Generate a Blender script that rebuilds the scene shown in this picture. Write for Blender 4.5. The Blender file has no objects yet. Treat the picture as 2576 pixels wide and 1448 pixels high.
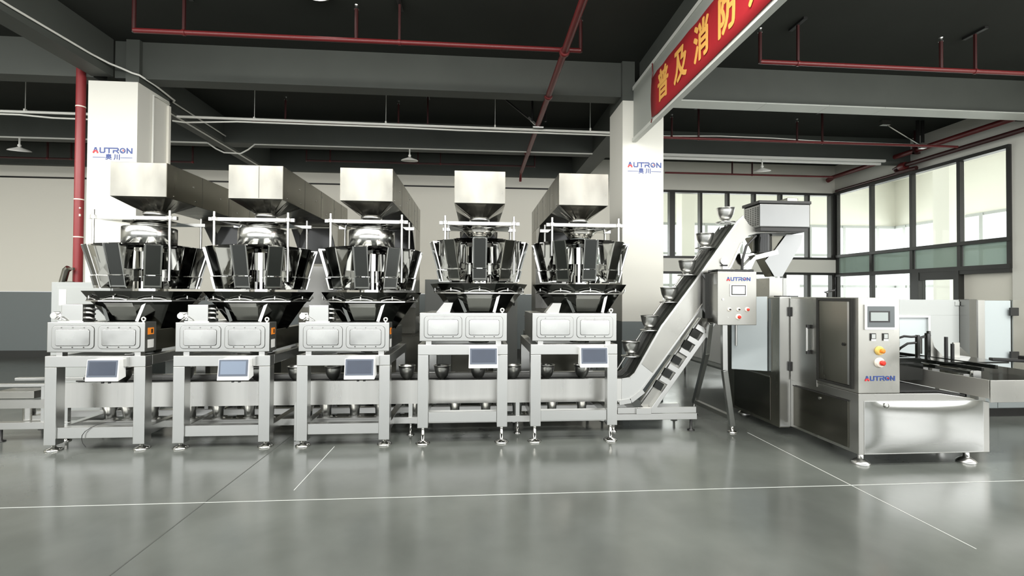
import bpy, math, random
from mathutils import Vector, Matrix
random.seed(7)
PI = math.pi
C = bpy.context.scene
COL = C.collection

# ------------------------------------------------------------------ camera
def cam_setup():
    yaw, pitch, roll, f = .0766486, .0132241, .0056262, 1191.74
    cy, sy, cp, sp = math.cos(yaw), math.sin(yaw), math.cos(pitch), math.sin(pitch)
    fw = Vector((sy*cp, cy*cp, sp)); r = Vector((cy, -sy, 0)); u = r.cross(fw)
    r2 = math.cos(roll)*r + math.sin(roll)*u
    u2 = -math.sin(roll)*r + math.cos(roll)*u
    cd = bpy.data.cameras.new('camera'); co = bpy.data.objects.new('camera', cd); COL.objects.link(co)
    M = Matrix.Identity(4)
    for i in range(3):
        M[i][0], M[i][1], M[i][2] = r2[i], u2[i], -fw[i]
    M[2][3] = 1.5
    co.matrix_world = M
    cd.sensor_fit = 'HORIZONTAL'; cd.sensor_width = 36; cd.lens = f*36/2576
    cd.clip_start = .05; cd.clip_end = 200
    C.camera = co
cam_setup()

# ------------------------------------------------------------------ world, lights, exposure
W = bpy.data.worlds.new('world'); C.world = W; W.use_nodes = True
W.node_tree.nodes['Background'].inputs[0].default_value = (.93, .97, 1, 1)
W.node_tree.nodes['Background'].inputs[1].default_value = 1.6
C.view_settings.view_transform = 'Standard'; C.view_settings.look = 'None'
C.view_settings.exposure = 0.14; C.view_settings.gamma = 1.0
C.view_settings.use_curve_mapping = False
def area(name, loc, direction, sx, sy, power, color=(1, 1, 1), spread=PI):
    l = bpy.data.lights.new(name, 'AREA'); l.shape = 'RECTANGLE'; l.size = sx; l.size_y = sy
    l.energy = power; l.color = color; l.spread = spread
    o = bpy.data.objects.new(name, l); COL.objects.link(o); o.location = loc
    o.rotation_euler = Vector(direction).to_track_quat('-Z', 'Y').to_euler()
    return o
REAR = -4.6
RWX = 9.29
# daylight through the tall windows behind the camera, and through the glazed annexe on the right
area('daylight_rear_windows', (-2, REAR-.4, 2.45), (0, 1, 0), 23, 4.1, 430, (1, .99, .95))
# fill strips added above the camera to raise the general light
FILL_STRIPS = [(x0, x1, y) for y in (1.5, 3.0) for x0, x1 in ((-13.3, -5.2), (-4.8, 2.2), (2.65, 9.1))]
for x0, x1, y in FILL_STRIPS:
    area('fill_strip', ((x0+x1)/2, y, 4.42), (0, .6, -.8), x1-x0, .5, 25.5*(x1-x0), (1, .985, .93))
# daylight through the side windows to the right of the camera
area('daylight_side_windows', (RWX+.5, -1.0, 2.3), (-1, 0, 0), 5.6, 3.4, 180, (1, .99, .95))
# daylight of the glazed annexe on the right
area('daylight_annexe_right', (17.8, 10.5, 2.45), (-1, 0, 0), 15, 3.8, 880, (1, 1, .98))
area('daylight_annexe_back', (7, 18.8, 2.45), (0, -1, 0), 20, 3.8, 1100, (1, 1, .98))


# ------------------------------------------------------------------ materials
def nt(name):
    m = bpy.data.materials.new(name); m.use_nodes = True
    return m, m.node_tree, m.node_tree.nodes['Principled BSDF']
def mat(name, col, rough=.5, metal=0, spec=.5, noise=0, nscale=6, stretch=(1, 1, 1), rvar=0, bump=0, coat=0, emit=0, alpha=1):
    m, t, b = nt(name)
    b.inputs['Base Color'].default_value = (*col, 1); b.inputs['Roughness'].default_value = rough
    b.inputs['Metallic'].default_value = metal; b.inputs['Specular IOR Level'].default_value = spec
    if coat: b.inputs['Coat Weight'].default_value = coat; b.inputs['Coat Roughness'].default_value = .08
    if emit:
        b.inputs['Emission Color'].default_value = (*col, 1); b.inputs['Emission Strength'].default_value = emit
    if alpha < 1: b.inputs['Alpha'].default_value = alpha
    if noise or rvar or bump:
        tc = t.nodes.new('ShaderNodeTexCoord'); mp = t.nodes.new('ShaderNodeMapping')
        mp.inputs['Scale'].default_value = stretch
        nz = t.nodes.new('ShaderNodeTexNoise'); nz.inputs['Scale'].default_value = nscale; nz.inputs['Detail'].default_value = 5
        t.links.new(tc.outputs['Object'], mp.inputs[0]); t.links.new(mp.outputs[0], nz.inputs['Vector'])
        if noise:
            mr = t.nodes.new('ShaderNodeMapRange'); mr.inputs[1].default_value = .3; mr.inputs[2].default_value = .7
            mr.inputs[3].default_value = 1-noise; mr.inputs[4].default_value = 1+noise*.5
            mx = t.nodes.new('ShaderNodeMix'); mx.data_type = 'RGBA'; mx.blend_type = 'MULTIPLY'; mx.inputs[0].default_value = 1
            mx.inputs[6].default_value = (*col, 1)
            t.links.new(nz.outputs[0], mr.inputs[0]); t.links.new(mr.outputs[0], mx.inputs[7])
            t.links.new(mx.outputs[2], b.inputs['Base Color'])
        if rvar:
            m2 = t.nodes.new('ShaderNodeMapRange'); m2.inputs[1].default_value = .3; m2.inputs[2].default_value = .7
            m2.inputs[3].default_value = max(.02, rough-rvar); m2.inputs[4].default_value = rough+rvar
            t.links.new(nz.outputs[0], m2.inputs[0]); t.links.new(m2.outputs[0], b.inputs['Roughness'])
        if bump:
            bp = t.nodes.new('ShaderNodeBump'); bp.inputs['Strength'].default_value = bump; bp.inputs['Distance'].default_value = .02
            t.links.new(nz.outputs[0], bp.inputs['Height']); t.links.new(bp.outputs[0], b.inputs['Normal'])
    return m
def glass_mat(name, tint, refl=.12, haze=None):
    m = bpy.data.materials.new(name); m.use_nodes = True; t = m.node_tree
    t.nodes.clear(); out = t.nodes.new('ShaderNodeOutputMaterial')
    tr = t.nodes.new('ShaderNodeBsdfTransparent'); tr.inputs[0].default_value = (*tint, 1)
    gl = t.nodes.new('ShaderNodeBsdfGlossy'); gl.inputs['Roughness'].default_value = .02
    fr = t.nodes.new('ShaderNodeLayerWeight'); fr.inputs[0].default_value = refl
    mx = t.nodes.new('ShaderNodeMixShader')
    t.links.new(fr.outputs['Fresnel'], mx.inputs[0]); t.links.new(tr.outputs[0], mx.inputs[1]); t.links.new(gl.outputs[0], mx.inputs[2])
    last = mx
    if haze:
        df = t.nodes.new('ShaderNodeBsdfDiffuse'); df.inputs[0].default_value = (*haze[0], 1)
        m2 = t.nodes.new('ShaderNodeMixShader'); m2.inputs[0].default_value = haze[1]
        t.links.new(mx.outputs[0], m2.inputs[1]); t.links.new(df.outputs[0], m2.inputs[2]); last = m2
    t.links.new(last.outputs[0], out.inputs[0])
    return m
M = {}
M['floor'] = mat('epoxy_floor', (.118, .128, .118), .2, spec=.5, noise=.3, nscale=1.1, rvar=.06)
M['slab'] = mat('dark_slab', (.03, .033, .029), .8, spec=.2, noise=.15, nscale=.7)
M['beam'] = mat('dark_beam', (.075, .082, .074), .6, spec=.3, noise=.12, nscale=1.2)
M['soffit'] = mat('soffit_board', (.62, .64, .60), .5)
M['cream'] = mat('cream_paint', (.80, .78, .70), .6, spec=.3)
M['whitewall'] = mat('white_paint', (.71, .705, .65), .6, spec=.3)
M['dado'] = mat('grey_dado_paint', (.18, .205, .208), .45)
M['skirt'] = mat('dark_skirting', (.04, .042, .04), .5)
M['panelgrey'] = mat('boxing_panel', (.36, .38, .35), .5)
M['frame'] = mat('dark_aluminium', (.022, .022, .02), .4, spec=.4)
M['glass'] = glass_mat('window_glass', (.97, .99, .97))
M['green'] = glass_mat('green_spandrel_glass', (.8, .9, .84), .2, ((.42, .52, .46), .75))
M['steel'] = mat('satin_steel', (.63, .635, .62), .30, 1, noise=.05, nscale=.9, rvar=.02)
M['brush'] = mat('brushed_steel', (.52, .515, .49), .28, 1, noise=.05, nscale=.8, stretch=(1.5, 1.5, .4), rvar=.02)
M['sheet'] = mat('sheet_steel', (.43, .425, .395), .32, 1, noise=.10, nscale=2.2, rvar=.12)
M['mirror'] = mat('polished_steel', (.55, .55, .53), .07, 1, rvar=.02, nscale=5)
M['plate'] = mat('darkened_mirror_plate', (.13, .135, .13), .12, 1)  # polished steel, darkened in colour for the floor it reflects
M['skirtm'] = mat('darkened_mirror_steel', (.075, .078, .073), .10, 1)  # black reflections of cone and skirt put into the base colour
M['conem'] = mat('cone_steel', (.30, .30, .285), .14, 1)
M['dsheet'] = mat('darkened_sheet_steel', (.30, .29, .25), .30, 1, noise=.08, nscale=1.5, stretch=(.4, 3, .3), rvar=.05)  # shaded copy of the sheet steel for side faces
M['flank'] = mat('darkened_flank_steel', (.17, .165, .14), .24, 1, noise=.08, nscale=1.5, rvar=.04)  # base colour darkened to give flanks their dark reflections
M['polish'] = mat('polished_panel_steel', (.54, .545, .53), .12, 1)
M['band'] = mat('banded_steel', (.66, .655, .63), .30, 1, noise=.16, nscale=2.2, stretch=(2.5, .2, .12), rvar=.05)
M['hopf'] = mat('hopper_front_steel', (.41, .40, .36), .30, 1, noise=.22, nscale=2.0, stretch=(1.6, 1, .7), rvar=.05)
M['hoodm'] = mat('hood_steel', (.30, .305, .305), .28, 1, noise=.05, nscale=2)
M['funm'] = mat('funnel_steel', (.30, .295, .27), .2, 1)
M['redr'] = mat('riser_paint', (.25, .026, .03), .4)
M['cabblue'] = mat('blue_grey_cabinet', (.22, .245, .25), .4)
M['trough'] = mat('trough_steel', (.80, .79, .75), .5, 1)
M['boxm'] = mat('housing_steel', (.50, .505, .49), .32, 1, noise=.06, nscale=1.4, rvar=.03)
M['cover'] = mat('cover_steel', (.55, .555, .54), .24, 1, noise=.14, nscale=3.5, rvar=.06)
M['mirrord'] = mat('dark_polished_steel', (.30, .30, .29), .10, 1)
M['bright'] = mat('bright_steel', (.62, .62, .605), .30, 1)
M['cup'] = mat('bowl_steel', (.84, .84, .82), .30, 1, noise=.05, nscale=30, stretch=(1, 1, 6))
M['black'] = mat('black_plastic', (.012, .012, .012), .4)
M['blackgloss'] = mat('black_gloss', (.008, .009, .008), .12)
M['belt'] = mat('belt_rubber', (.018, .022, .017), .45)
M['whitep'] = mat('white_plastic', (.78, .79, .78), .35)
M['screen'] = mat('screen_slate', (.026, .038, .066), .16, noise=.1, nscale=9)
M['screenl'] = mat('screen_pale', (.17, .215, .29), .16)
M['screenw'] = mat('screen_white', (.72, .75, .76), .15)
M['screeng'] = mat('screen_grey', (.30, .34, .33), .15)
M['red'] = mat('red_pipe_paint', (.125, .012, .013), .4)
M['redd'] = mat('dark_red_pipe_paint', (.04, .007, .007), .45)
M['ban'] = mat('red_banner_cloth', (.36, .011, .018), .65)
M['gold'] = mat('banner_gold', (.80, .42, .10), .6)
M['blue'] = mat('logo_blue', (.035, .07, .26), .5)
M['logored'] = mat('logo_red', (.75, .03, .04), .5)
M['orange'] = mat('orange_label', (.85, .25, .02), .5)
M['paper'] = mat('paper_label', (.7, .7, .68), .6)
M['button'] = mat('red_button', (.70, .03, .015), .3)
M['yellow'] = mat('yellow_ring', (.80, .55, .15), .4)
M['ivory'] = mat('ivory_ring', (.82, .76, .66), .4)
M['frost'] = mat('frosted_panel', (.46, .51, .525), .22, coat=.3)
M['cable'] = mat('white_cable', (.78, .78, .73), .5)
M['lamp'] = mat('lamp_white', (.82, .82, .78), .5)
M['lampon'] = mat('lamp_lit', (1, 1, .97), .5, emit=3)
M['cabinet'] = mat('grey_cabinet_paint', (.45, .47, .46), .45)
M['cabw'] = mat('white_cabinet_paint', (.44, .46, .455), .4)
M['annexe'] = mat('annexe_white', (.87, .86, .80), .6)
M['mark'] = mat('white_floor_line', (.62, .64, .62), .5)
M['joint'] = mat('dark_floor_joint', (.07, .075, .07), .6)

# ------------------------------------------------------------------ mesh builder
class MB:
    def __init__(s): s.v = []; s.f = []; s.sm = []
    def add(s, vs, fs, smooth=False):
        n = len(s.v); s.v += [tuple(v) for v in vs]
        for f in fs: s.f.append(tuple(i+n for i in f)); s.sm.append(smooth)
        return s
    def box(s, x0, x1, y0, y1, z0, z1):
        return s.add([(x0, y0, z0), (x1, y0, z0), (x1, y1, z0), (x0, y1, z0), (x0, y0, z1), (x1, y0, z1), (x1, y1, z1), (x0, y1, z1)],
                     [(3, 2, 1, 0), (4, 5, 6, 7), (0, 1, 5, 4), (1, 2, 6, 5), (2, 3, 7, 6), (3, 0, 4, 7)])
    def hexa(s, b, t):   # bottom quad, top quad (counter-clockwise seen from above)
        return s.add(list(b)+list(t), [(3, 2, 1, 0), (4, 5, 6, 7), (0, 1, 5, 4), (1, 2, 6, 5), (2, 3, 7, 6), (3, 0, 4, 7)])
    def bar(s, a, b, w, h, up=(0, 0, 1)):
        a = Vector(a); b = Vector(b); d = (b-a).normalized(); u = Vector(up)
        if abs(d.dot(u)) > .98: u = Vector((0, 1, 0))
        r = d.cross(u).normalized()*w/2; u = r.cross(d).normalized()*h/2
        q = lambda p: [p-r-u, p+r-u, p+r+u, p-r+u]
        return s.add(q(a)+q(b), [(0, 1, 2, 3), (7, 6, 5, 4), (4, 5, 1, 0), (5, 6, 2, 1), (6, 7, 3, 2), (7, 4, 0, 3)])
    def tube(s, pts, r, n=10, cap=True):
        pts = [Vector(p) for p in pts]; rings = []
        ref = None
        for i, p in enumerate(pts):
            d = ((pts[min(i+1, len(pts)-1)]-p).normalized()+(p-pts[max(i-1, 0)]).normalized())
            d = d.normalized() if d.length > 1e-6 else Vector((0, 0, 1))
            if ref is None:
                ref = Vector((0, 0, 1)) if abs(d.z) < .9 else Vector((1, 0, 0))
            x = d.cross(ref).normalized(); y = x.cross(d).normalized(); ref = y
            rings.append([p+r*(math.cos(2*PI*k/n)*x+math.sin(2*PI*k/n)*y) for k in range(n)])
        vs = [v for g in rings for v in g]; fs = []
        for i in range(len(rings)-1):
            for k in range(n):
                k2 = (k+1) % n
                fs.append((i*n+k, i*n+k2, (i+1)*n+k2, (i+1)*n+k))
        s.add(vs, fs, True)
        if cap:
            s.add(rings[0], [tuple(range(n))]); s.add(rings[-1], [tuple(reversed(range(n)))])
        return s
    def lathe(s, prof, c=(0, 0, 0), n=24, smooth=True, ph=0, closed=False, axis='z'):
        vs = []
        def P(r, z, a):
            x, y = r*math.cos(a), r*math.sin(a)
            if axis == 'z': return (c[0]+x, c[1]+y, c[2]+z)
            if axis == 'y': return (c[0]+x, c[1]-z, c[2]+y)   # z runs towards -Y
            return (c[0]-z, c[1]-x, c[2]+y)                    # z runs towards -X
        for r, z in prof:
            for k in range(n): vs.append(P(r, z, 2*PI*k/n+ph))
        fs = []; m = len(prof)
        for i in range(m if closed else m-1):
            j = (i+1) % m
            for k in range(n):
                k2 = (k+1) % n; fs.append((i*n+k, i*n+k2, j*n+k2, j*n+k))
        s.add(vs, fs, smooth)
        if not closed:
            if prof[0][0] > 1e-5: s.add(vs[:n], [tuple(reversed(range(n)))])
            if prof[-1][0] > 1e-5: s.add(vs[-n:], [tuple(range(n))])
        return s
    def prism(s, poly, a0, a1, plane='xz'):
        def P(p, a):
            if plane == 'xz': return (p[0], a, p[1])
            if plane == 'yz': return (a, p[0], p[1])
            return (p[0], p[1], a)
        n = len(poly); vs = [P(p, a0) for p in poly]+[P(p, a1) for p in poly]
        fs = [tuple(range(n)), tuple(reversed(range(n, 2*n)))]
        for i in range(n): j = (i+1) % n; fs.append((j, i, i+n, j+n))
        return s.add(vs, fs)
    def rrect(s, x0, x1, z0, z1, y0, y1, r=.02, k=5):
        poly = []
        for cx, cz, a in ((x1-r, z1-r, 0), (x0+r, z1-r, PI/2), (x0+r, z0+r, PI), (x1-r, z0+r, 1.5*PI)):
            for i in range(k+1):
                t = a+PI/2*i/k; poly.append((cx+r*math.cos(t), cz+r*math.sin(t)))
        return s.prism(poly, y0, y1)
    def xf(s, Mx):
        s.v = [tuple(Mx @ Vector(v)) for v in s.v]; return s
    def mesh(s, name, m, bevel=0):
        me = bpy.data.meshes.new(name); me.from_pydata(s.v, [], s.f)
        me.polygons.foreach_set('use_smooth', s.sm)
        import bmesh
        bm = bmesh.new(); bm.from_mesh(me); bmesh.ops.recalc_face_normals(bm, faces=bm.faces); bm.to_mesh(me); bm.free()
        if m: me.materials.append(M[m] if isinstance(m, str) else m)
        return me
    def build(s, name, m, parent=None, bevel=0, loc=None, label=None):
        return inst(name, s.mesh(name, m), parent, bevel, loc, label)
def inst(name, me, parent=None, bevel=0, loc=None, label=None, rot=None):
    o = bpy.data.objects.new(name, me); COL.objects.link(o)
    if parent: o.parent = parent
    if loc: o.location = loc
    if rot: o.rotation_euler = rot
    if label: o['label'] = label
    if bevel:
        b = o.modifiers.new('bevel', 'BEVEL'); b.width = bevel; b.segments = 2; b.limit_method = 'ANGLE'; b.angle_limit = .7
    return o
def tag(o, label, cat, group=None, kind=None):
    o['label'] = label; o['category'] = cat
    if group: o['group'] = group
    if kind: o['kind'] = kind
    return o
def thing(name, label, cat, loc=(0, 0, 0), group=None, rz=0):
    o = bpy.data.objects.new(name, None); COL.objects.link(o); o.location = loc; o.rotation_euler = (0, 0, rz)
    o.empty_display_size = .1
    return tag(o, label, cat, group)
def struct(name, mb, m, label=None, bevel=0):
    o = mb.build(name, m, bevel=bevel); o['kind'] = 'structure'
    if label: o['label'] = label
    return o
def sroot(name, label=None):
    o = bpy.data.objects.new(name, None); COL.objects.link(o); o['kind'] = 'structure'
    if label: o['label'] = label
    return o
FRONT = Matrix(((1, 0, 0), (0, 0, -1), (0, 1, 0))).to_4x4()      # local x->X, y->Z, normal -Y
SIDE = Matrix(((0, 0, -1), (-1, 0, 0), (0, 1, 0))).to_4x4()      # local x->-Y, y->Z, normal -X
def text_mb(body, size, Mx, bold=0, sx=1, thick=.0015, heavy=0):
    cu = bpy.data.curves.new('lettering', 'FONT'); cu.body = body; cu.size = size; cu.offset = bold; cu.extrude = thick
    cu.align_x = 'CENTER'; cu.align_y = 'CENTER'; cu.resolution_u = 3
    o = bpy.data.objects.new('lettering', cu); COL.objects.link(o)
    dg = bpy.context.evaluated_depsgraph_get(); dg.update()
    me = bpy.data.meshes.new_from_object(o.evaluated_get(dg))
    vs = [Vector((v.co.x*sx, v.co.y, v.co.z)) for v in me.vertices]; fs = [tuple(p.vertices) for p in me.polygons]
    bpy.data.objects.remove(o); bpy.data.curves.remove(cu); bpy.data.meshes.remove(me)
    mb = MB()
    for k, (a, b) in enumerate(((0, 0), (1, 0), (-1, 0), (0, 1), (0, -1), (.7, .7), (-.7, .7), (.7, -.7), (-.7, -.7)) if heavy else ((0, 0),)):
        mb.add([Mx @ (v+Vector((a*heavy, b*heavy, .00012*k))) for v in vs], fs)
    return mb
def strokes(mb, pls, w, Mx, th=.0015):
    k_ = 0; t0_ = th
    for pl in pls:
        for a, b in zip(pl[:-1], pl[1:]):
            k_ += 1; th = t0_*(1+.045*k_)
            a = Vector((*a, 0)); b = Vector((*b, 0)); d = (b-a).normalized()*w/2; n = Vector((-d.y, d.x, 0))
            q = [a-d*.98+n, a-d*.98-n, b+d*.98-n, b+d*.98+n]
            vs = [Mx @ Vector((p.x, p.y, 0)) for p in q]+[Mx @ Vector((p.x, p.y, th)) for p in q]
            mb.add(vs, [(0, 1, 2, 3), (7, 6, 5, 4), (0, 4, 5, 1), (1, 5, 6, 2), (2, 6, 7, 3), (3, 7, 4, 0)])
    return mb
def arc(cx, cy, r, a0, a1, n=10):
    return [(cx+r*math.cos(a0+(a1-a0)*i/n), cy+r*math.sin(a0+(a1-a0)*i/n)) for i in range(n+1)]
def logo(parent, origin, width, R=FRONT):
    s = width/6.75
    Mx = Matrix.Translation(Vector(origin)) @ R @ Matrix.Scale(s, 4)
    th = .0015/s
    b = MB(); w = .22
    strokes(b, [[(.24, .42), (.40, .9), (.52, .9), (.70, .4)]], w, Mx, th)
    strokes(b, [[(1.25, .9), (1.25, .25), (1.36, .1), (1.88, .1), (2.0, .25), (2.0, .9)], [(2.25, .9), (3.25, .9)], [(2.75, .9), (2.75, .1)],
                [(3.5, .1), (3.5, .45), (4.1, .45), (4.3, .58), (4.3, .78), (4.15, .9), (3.5, .9)], [(4.02, .4), (4.35, .08)],
                [(5.85, .1), (5.85, .9), (6.55, .12), (6.65, .1), (6.65, .9)]], w, Mx, th)
    strokes(b, [arc(5.07, .5, .40, 0, 2*PI, 24)], w*.85, Mx, th)
    strokes(b, [[(4.9, .42), (5.02, .34)], [(4.88, .3), (4.98, .24)]], .1, Mx, th)
    o = b.build('lettering', 'blue', parent)
    r = MB(); strokes(r, [arc(.47, .02, .34, .12, PI-.12, 10)], .24, Mx, th*2.6)
    r.build('red_arch', 'logored', o)
    strokes(MB(), [[(5.12, .55), (5.2, .62)]], .11, Mx, th*3).build('red_dot', 'logored', o)
    strokes(MB(), [[(5.24, .42), (5.3, .42)]], .11, Mx, th*3).build('red_dot', 'logored', o)
    return o

# ------------------------------------------------------------------ setting
SL = 4.88          # slab height
BW = 11.6          # back wall
RW = 9.29          # right wall
LW = -14.0
struct('floor', MB().box(LW, 24, REAR-2, 26, -.1, 0), 'floor')
struct('ceiling', MB().box(LW, RW+.3, REAR, BW+.3, SL, SL+.2), 'slab')
struct('wall_left', MB().box(LW-.2, LW, REAR, BW+.2, 0, SL), 'cream')
# wall behind the camera, with its windows left open to the daylight
w = MB(); w.box(LW, 10.5, REAR-.2, REAR, 0, .5); w.box(LW, 10.5, REAR-.2, REAR, 4.4, SL)
for k in range(7):
    x = LW+k*4.0; w.box(x-.12, x+.12, REAR-.2, REAR, .5, 4.4)
struct('wall_front', w, 'cream')
# back wall: solid to the left, with the window band on the right
w = MB(); w.box(LW, 4.6, BW, BW+.2, 1.5, SL)
struct('wall_back', w, 'cream')
struct('trim_1', MB().box(LW, 4.6, BW-.004, BW+.2, .16, 1.496), 'dado', 'blue grey painted dado along the back wall')
struct('baseboard_back', MB().box(LW, 4.6, BW-.03, BW+.2, 0, .16), 'skirt')
struct('trim_2', MB().box(4.6, RW+.2, BW, BW+.2, 4.15, SL), 'cream', 'cream wall above the back window band')
struct('trim_3', MB().box(4.6, RW, BW-.06, BW+.2, 2.10, 2.43), 'whitewall', 'pale spandrel across the back window')
struct('trim_4', MB().box(LW, 2.7, BW-.02, BW+.01, 4.09, 4.125), 'frame', 'dark line near the top of the back wall')
# right wall: white head band, glazing, pier near the camera
struct('wall_right', MB().box(RW, RW+.2, 1.8, 7.53, 0, SL).box(RW, RW+.2, REAR, -3.8, 0, SL).box(RW, RW+.2, -3.8, 1.8, 0, .6).box(RW, RW+.2, -3.8, 1.8, 4.0, SL).box(RW, RW+.2, -1.08, -.92, .6, 4.0).box(RW, RW+.2, 7.53, BW+.2, 4.16, SL), 'whitewall')

def beam(n, mb, label, m='beam'): struct('trim_%d' % n, mb, m, label)
beam(5, MB().box(LW, -5.13, 6.73, 6.97, 4.38, SL).box(-4.86, 2.10, 6.73, 6.97, 4.38, SL).box(2.70, RW, 6.73, 6.97, 4.38, SL), 'dark grey cross beam between the two white columns')
beam(6, MB().box(LW, RW, 9.45, 9.75, 4.384, SL), 'dark grey cross beam further back')
beam(7, MB().box(LW, 2.7, 11.5, BW, 4.375, SL), 'dark grey beam against the back wall')
beam(8, MB().box(-5.13, -4.86, REAR, 6.7, 4.38, SL).box(-5.1, -4.83, 7.302, BW-.12, 4.378, SL), 'dark grey beam running back over the left column')
beam(9, MB().box(2.36, 2.62, REAR, 6.7, 4.38, SL).box(2.35, 2.70, 7.302, BW-.12, 4.378, SL), 'dark grey beam running back over the right column')
beam(10, MB().box(LW, RW, 2.05, 2.3, 4.45, SL), 'dark grey cross beam nearer the camera')
s = MB()
for a, b in ((2.71, 4.3), (4.305, 5.3), (5.305, 6.2), (6.205, RW)): s.box(a, b, 6.72, 6.99, 4.36, 4.379)
struct('trim_11', s, 'soffit', 'pale boards under the cross beam on the right')
s = MB()
for a, b in ((2.7, 3.4), (3.405, 5.0)): s.box(a, b, 2.04, 2.31, 4.43, 4.449)
struct('trim_12', s, 'soffit', 'pale boards under the near cross beam on the right')
# columns
for k, (x0, x1, n) in enumerate(((-5.13, -4.51, 13), (2.095, 2.70, 15))):
    struct('trim_%d' % n, MB().box(x0, x1, 6.65, 7.30, 1.12, 4.30), 'whitewall', ('left', 'right')[k]+' white painted column', )
    d = MB().box(x0, x1, 6.65, 7.30, 0, 1.118)
    struct('trim_%d' % (n+1), d, 'dado', 'grey painted foot of the %s column' % ('left', 'right')[k])
    struct('trim_%d' % (n+4), MB().box(x0+(.45 if k == 0 else 0), x1-(0 if k == 0 else .42), 6.67, 7.30, 4.302, SL), 'beam', 'dark upper part of the %s column' % ('left', 'right')[k])
# boxing panel under the right-hand beam, carries the banner
p = MB().box(2.245, 2.29, REAR, 6.62, 3.745, 4.48)
struct('trim_21', p, 'panelgrey', 'grey boxing panel hung below the right hand beam')
struct('trim_22', MB().box(2.23, 2.30, REAR, 6.63, 3.70, 3.745).box(2.232, 2.246, REAR, 6.63, 4.44, 4.49), 'soffit', 'pale edge strips of the boxing panel')
# floor joints and lines
struct('trim_23', MB().box(LW, RW, 3.558, 3.566, .0005, .0015), 'mark', 'thin white line across the floor')
struct('trim_24', MB().box(-1.924, -1.916, REAR, 6.0, .0005, .0012), 'joint', 'dark saw cut running back across the floor')
struct('trim_25', MB().box(2.979, 2.986, 2.62, 5.0, .0005, .0012), 'mark', 'thin white line beside the packing machine')
struct('trim_26', MB().box(-1.371, -1.365, 3.74, 4.78, .0005, .0012), 'mark', 'short white line on the floor')
# unseen housings made up to carry the added fill strips
h = MB()
for x0, x1, y in FILL_STRIPS:
    h.hexa([(x0, y-.22, 4.26), (x1, y-.22, 4.26), (x1, y+.19, 4.575), (x0, y+.19, 4.575)], [(x0, y-.26, 4.34), (x1, y-.26, 4.34), (x1, y+.15, 4.65), (x0, y+.15, 4.65)])
struct('trim_31', h, 'soffit', 'unseen housings of the added fill lights above the camera')
# windows --------------------------------------------------------------
wd = sroot('window_1', 'dark framed window band in the back wall')
f = MB()
for x in (4.62, 4.93, 5.68, 6.40, 7.10, 7.81, 8.55, 9.22):
    wv = .07 if x in (4.93, 9.22) else .03
    f.box(x-wv, x+wv, BW-.04, BW+.1, 2.43, 4.15)
f.box(4.6, RW, BW-.05, BW+.1, 4.09, 4.15).box(4.6, RW, BW-.05, BW+.1, 2.43, 2.49)
f.build('window_frame', 'frame', wd)
MB().box(4.6, RW, BW+.03, BW+.04, 2.45, 4.12).build('pane', 'glass', wd)
struct('trim_30', MB().box(4.6, RW, BW-.02, BW+.15, 0, .93), 'cabinet', 'grey low wall under the back windows')
wd = sroot('window_2', 'lower glazing under the back window spandrel')
f = MB()
for x in (4.63, 5.30, 6.6, 7.9, 8.55, 9.22): f.box(x-.045, x+.045, BW-.04, BW+.1, .931, 2.1)
f.box(4.6, RW, BW-.05, BW+.1, 2.04, 2.1)
f.build('window_frame', 'frame', wd)
MB().box(4.6, RW, BW+.03, BW+.04, .94, 2.06).build('pane', 'glass', wd)
wd = sroot('window_3', 'tall dark framed glazing in the right wall')
f = MB(); ys = (7.56, 8.42, 9.42, 10.46, 11.52)
for y in ys: f.box(RW-.03, RW+.06, y-.033, y+.033, 2.0, 4.16)
f.box(RW-.06, RW+.08, 7.53, BW, 4.10, 4.165).box(RW-.06, RW+.08, 7.53, BW, 2.48, 2.55).box(RW-.06, RW+.08, 7.53, BW, 2.0, 2.08)
f.build('window_frame', 'frame', wd)
for a, b in zip(ys[:-1], ys[1:]):
    MB().box(RW+.02, RW+.03, a+.045, b-.045, 2.55, 4.10).build('pane', 'glass', wd)
    MB().box(RW+.02, RW+.035, a+.045, b-.045, 2.08, 2.48).build('spandrel_pane', 'green', wd, label='green tinted spandrel glass')
wd = sroot('window_4', 'lower dark framed glazing in the right wall')
f = MB()
for y in (9.42, 10.46, 11.52): f.box(RW-.03, RW+.06, y-.033, y+.033, 0, 2.0)
f.box(RW-.05, RW+.08, 9.42, BW, 0, .1)
f.build('window_frame', 'frame', wd)
MB().box(RW+.02, RW+.03, 9.46, BW, .1, 2.0).build('pane', 'glass', wd)
wd = sroot('door_1', 'dark framed glass door in the right wall')
f = MB().box(RW-.06, RW+.1, 9.22, 9.38, 0, 2.0).box(RW-.06, RW+.1, 8.40, 8.50, 0, 2.0).box(RW-.05, RW+.1, 8.5, 9.22, 1.84, 2.0).box(RW-.05, RW+.13, 7.53, 8.40, 1.931, 2.0)
f.build('door_frame', 'frame', wd)
MB().box(RW+.02, RW+.03, 8.5, 9.22, .05, 1.84).build('pane', 'glass', wd)
struct('door_2', MB().box(RW+.06, RW+.12, 7.55, 8.40, 0, 1.93), 'cream', 'closed cream door leaf in the right wall')
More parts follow.
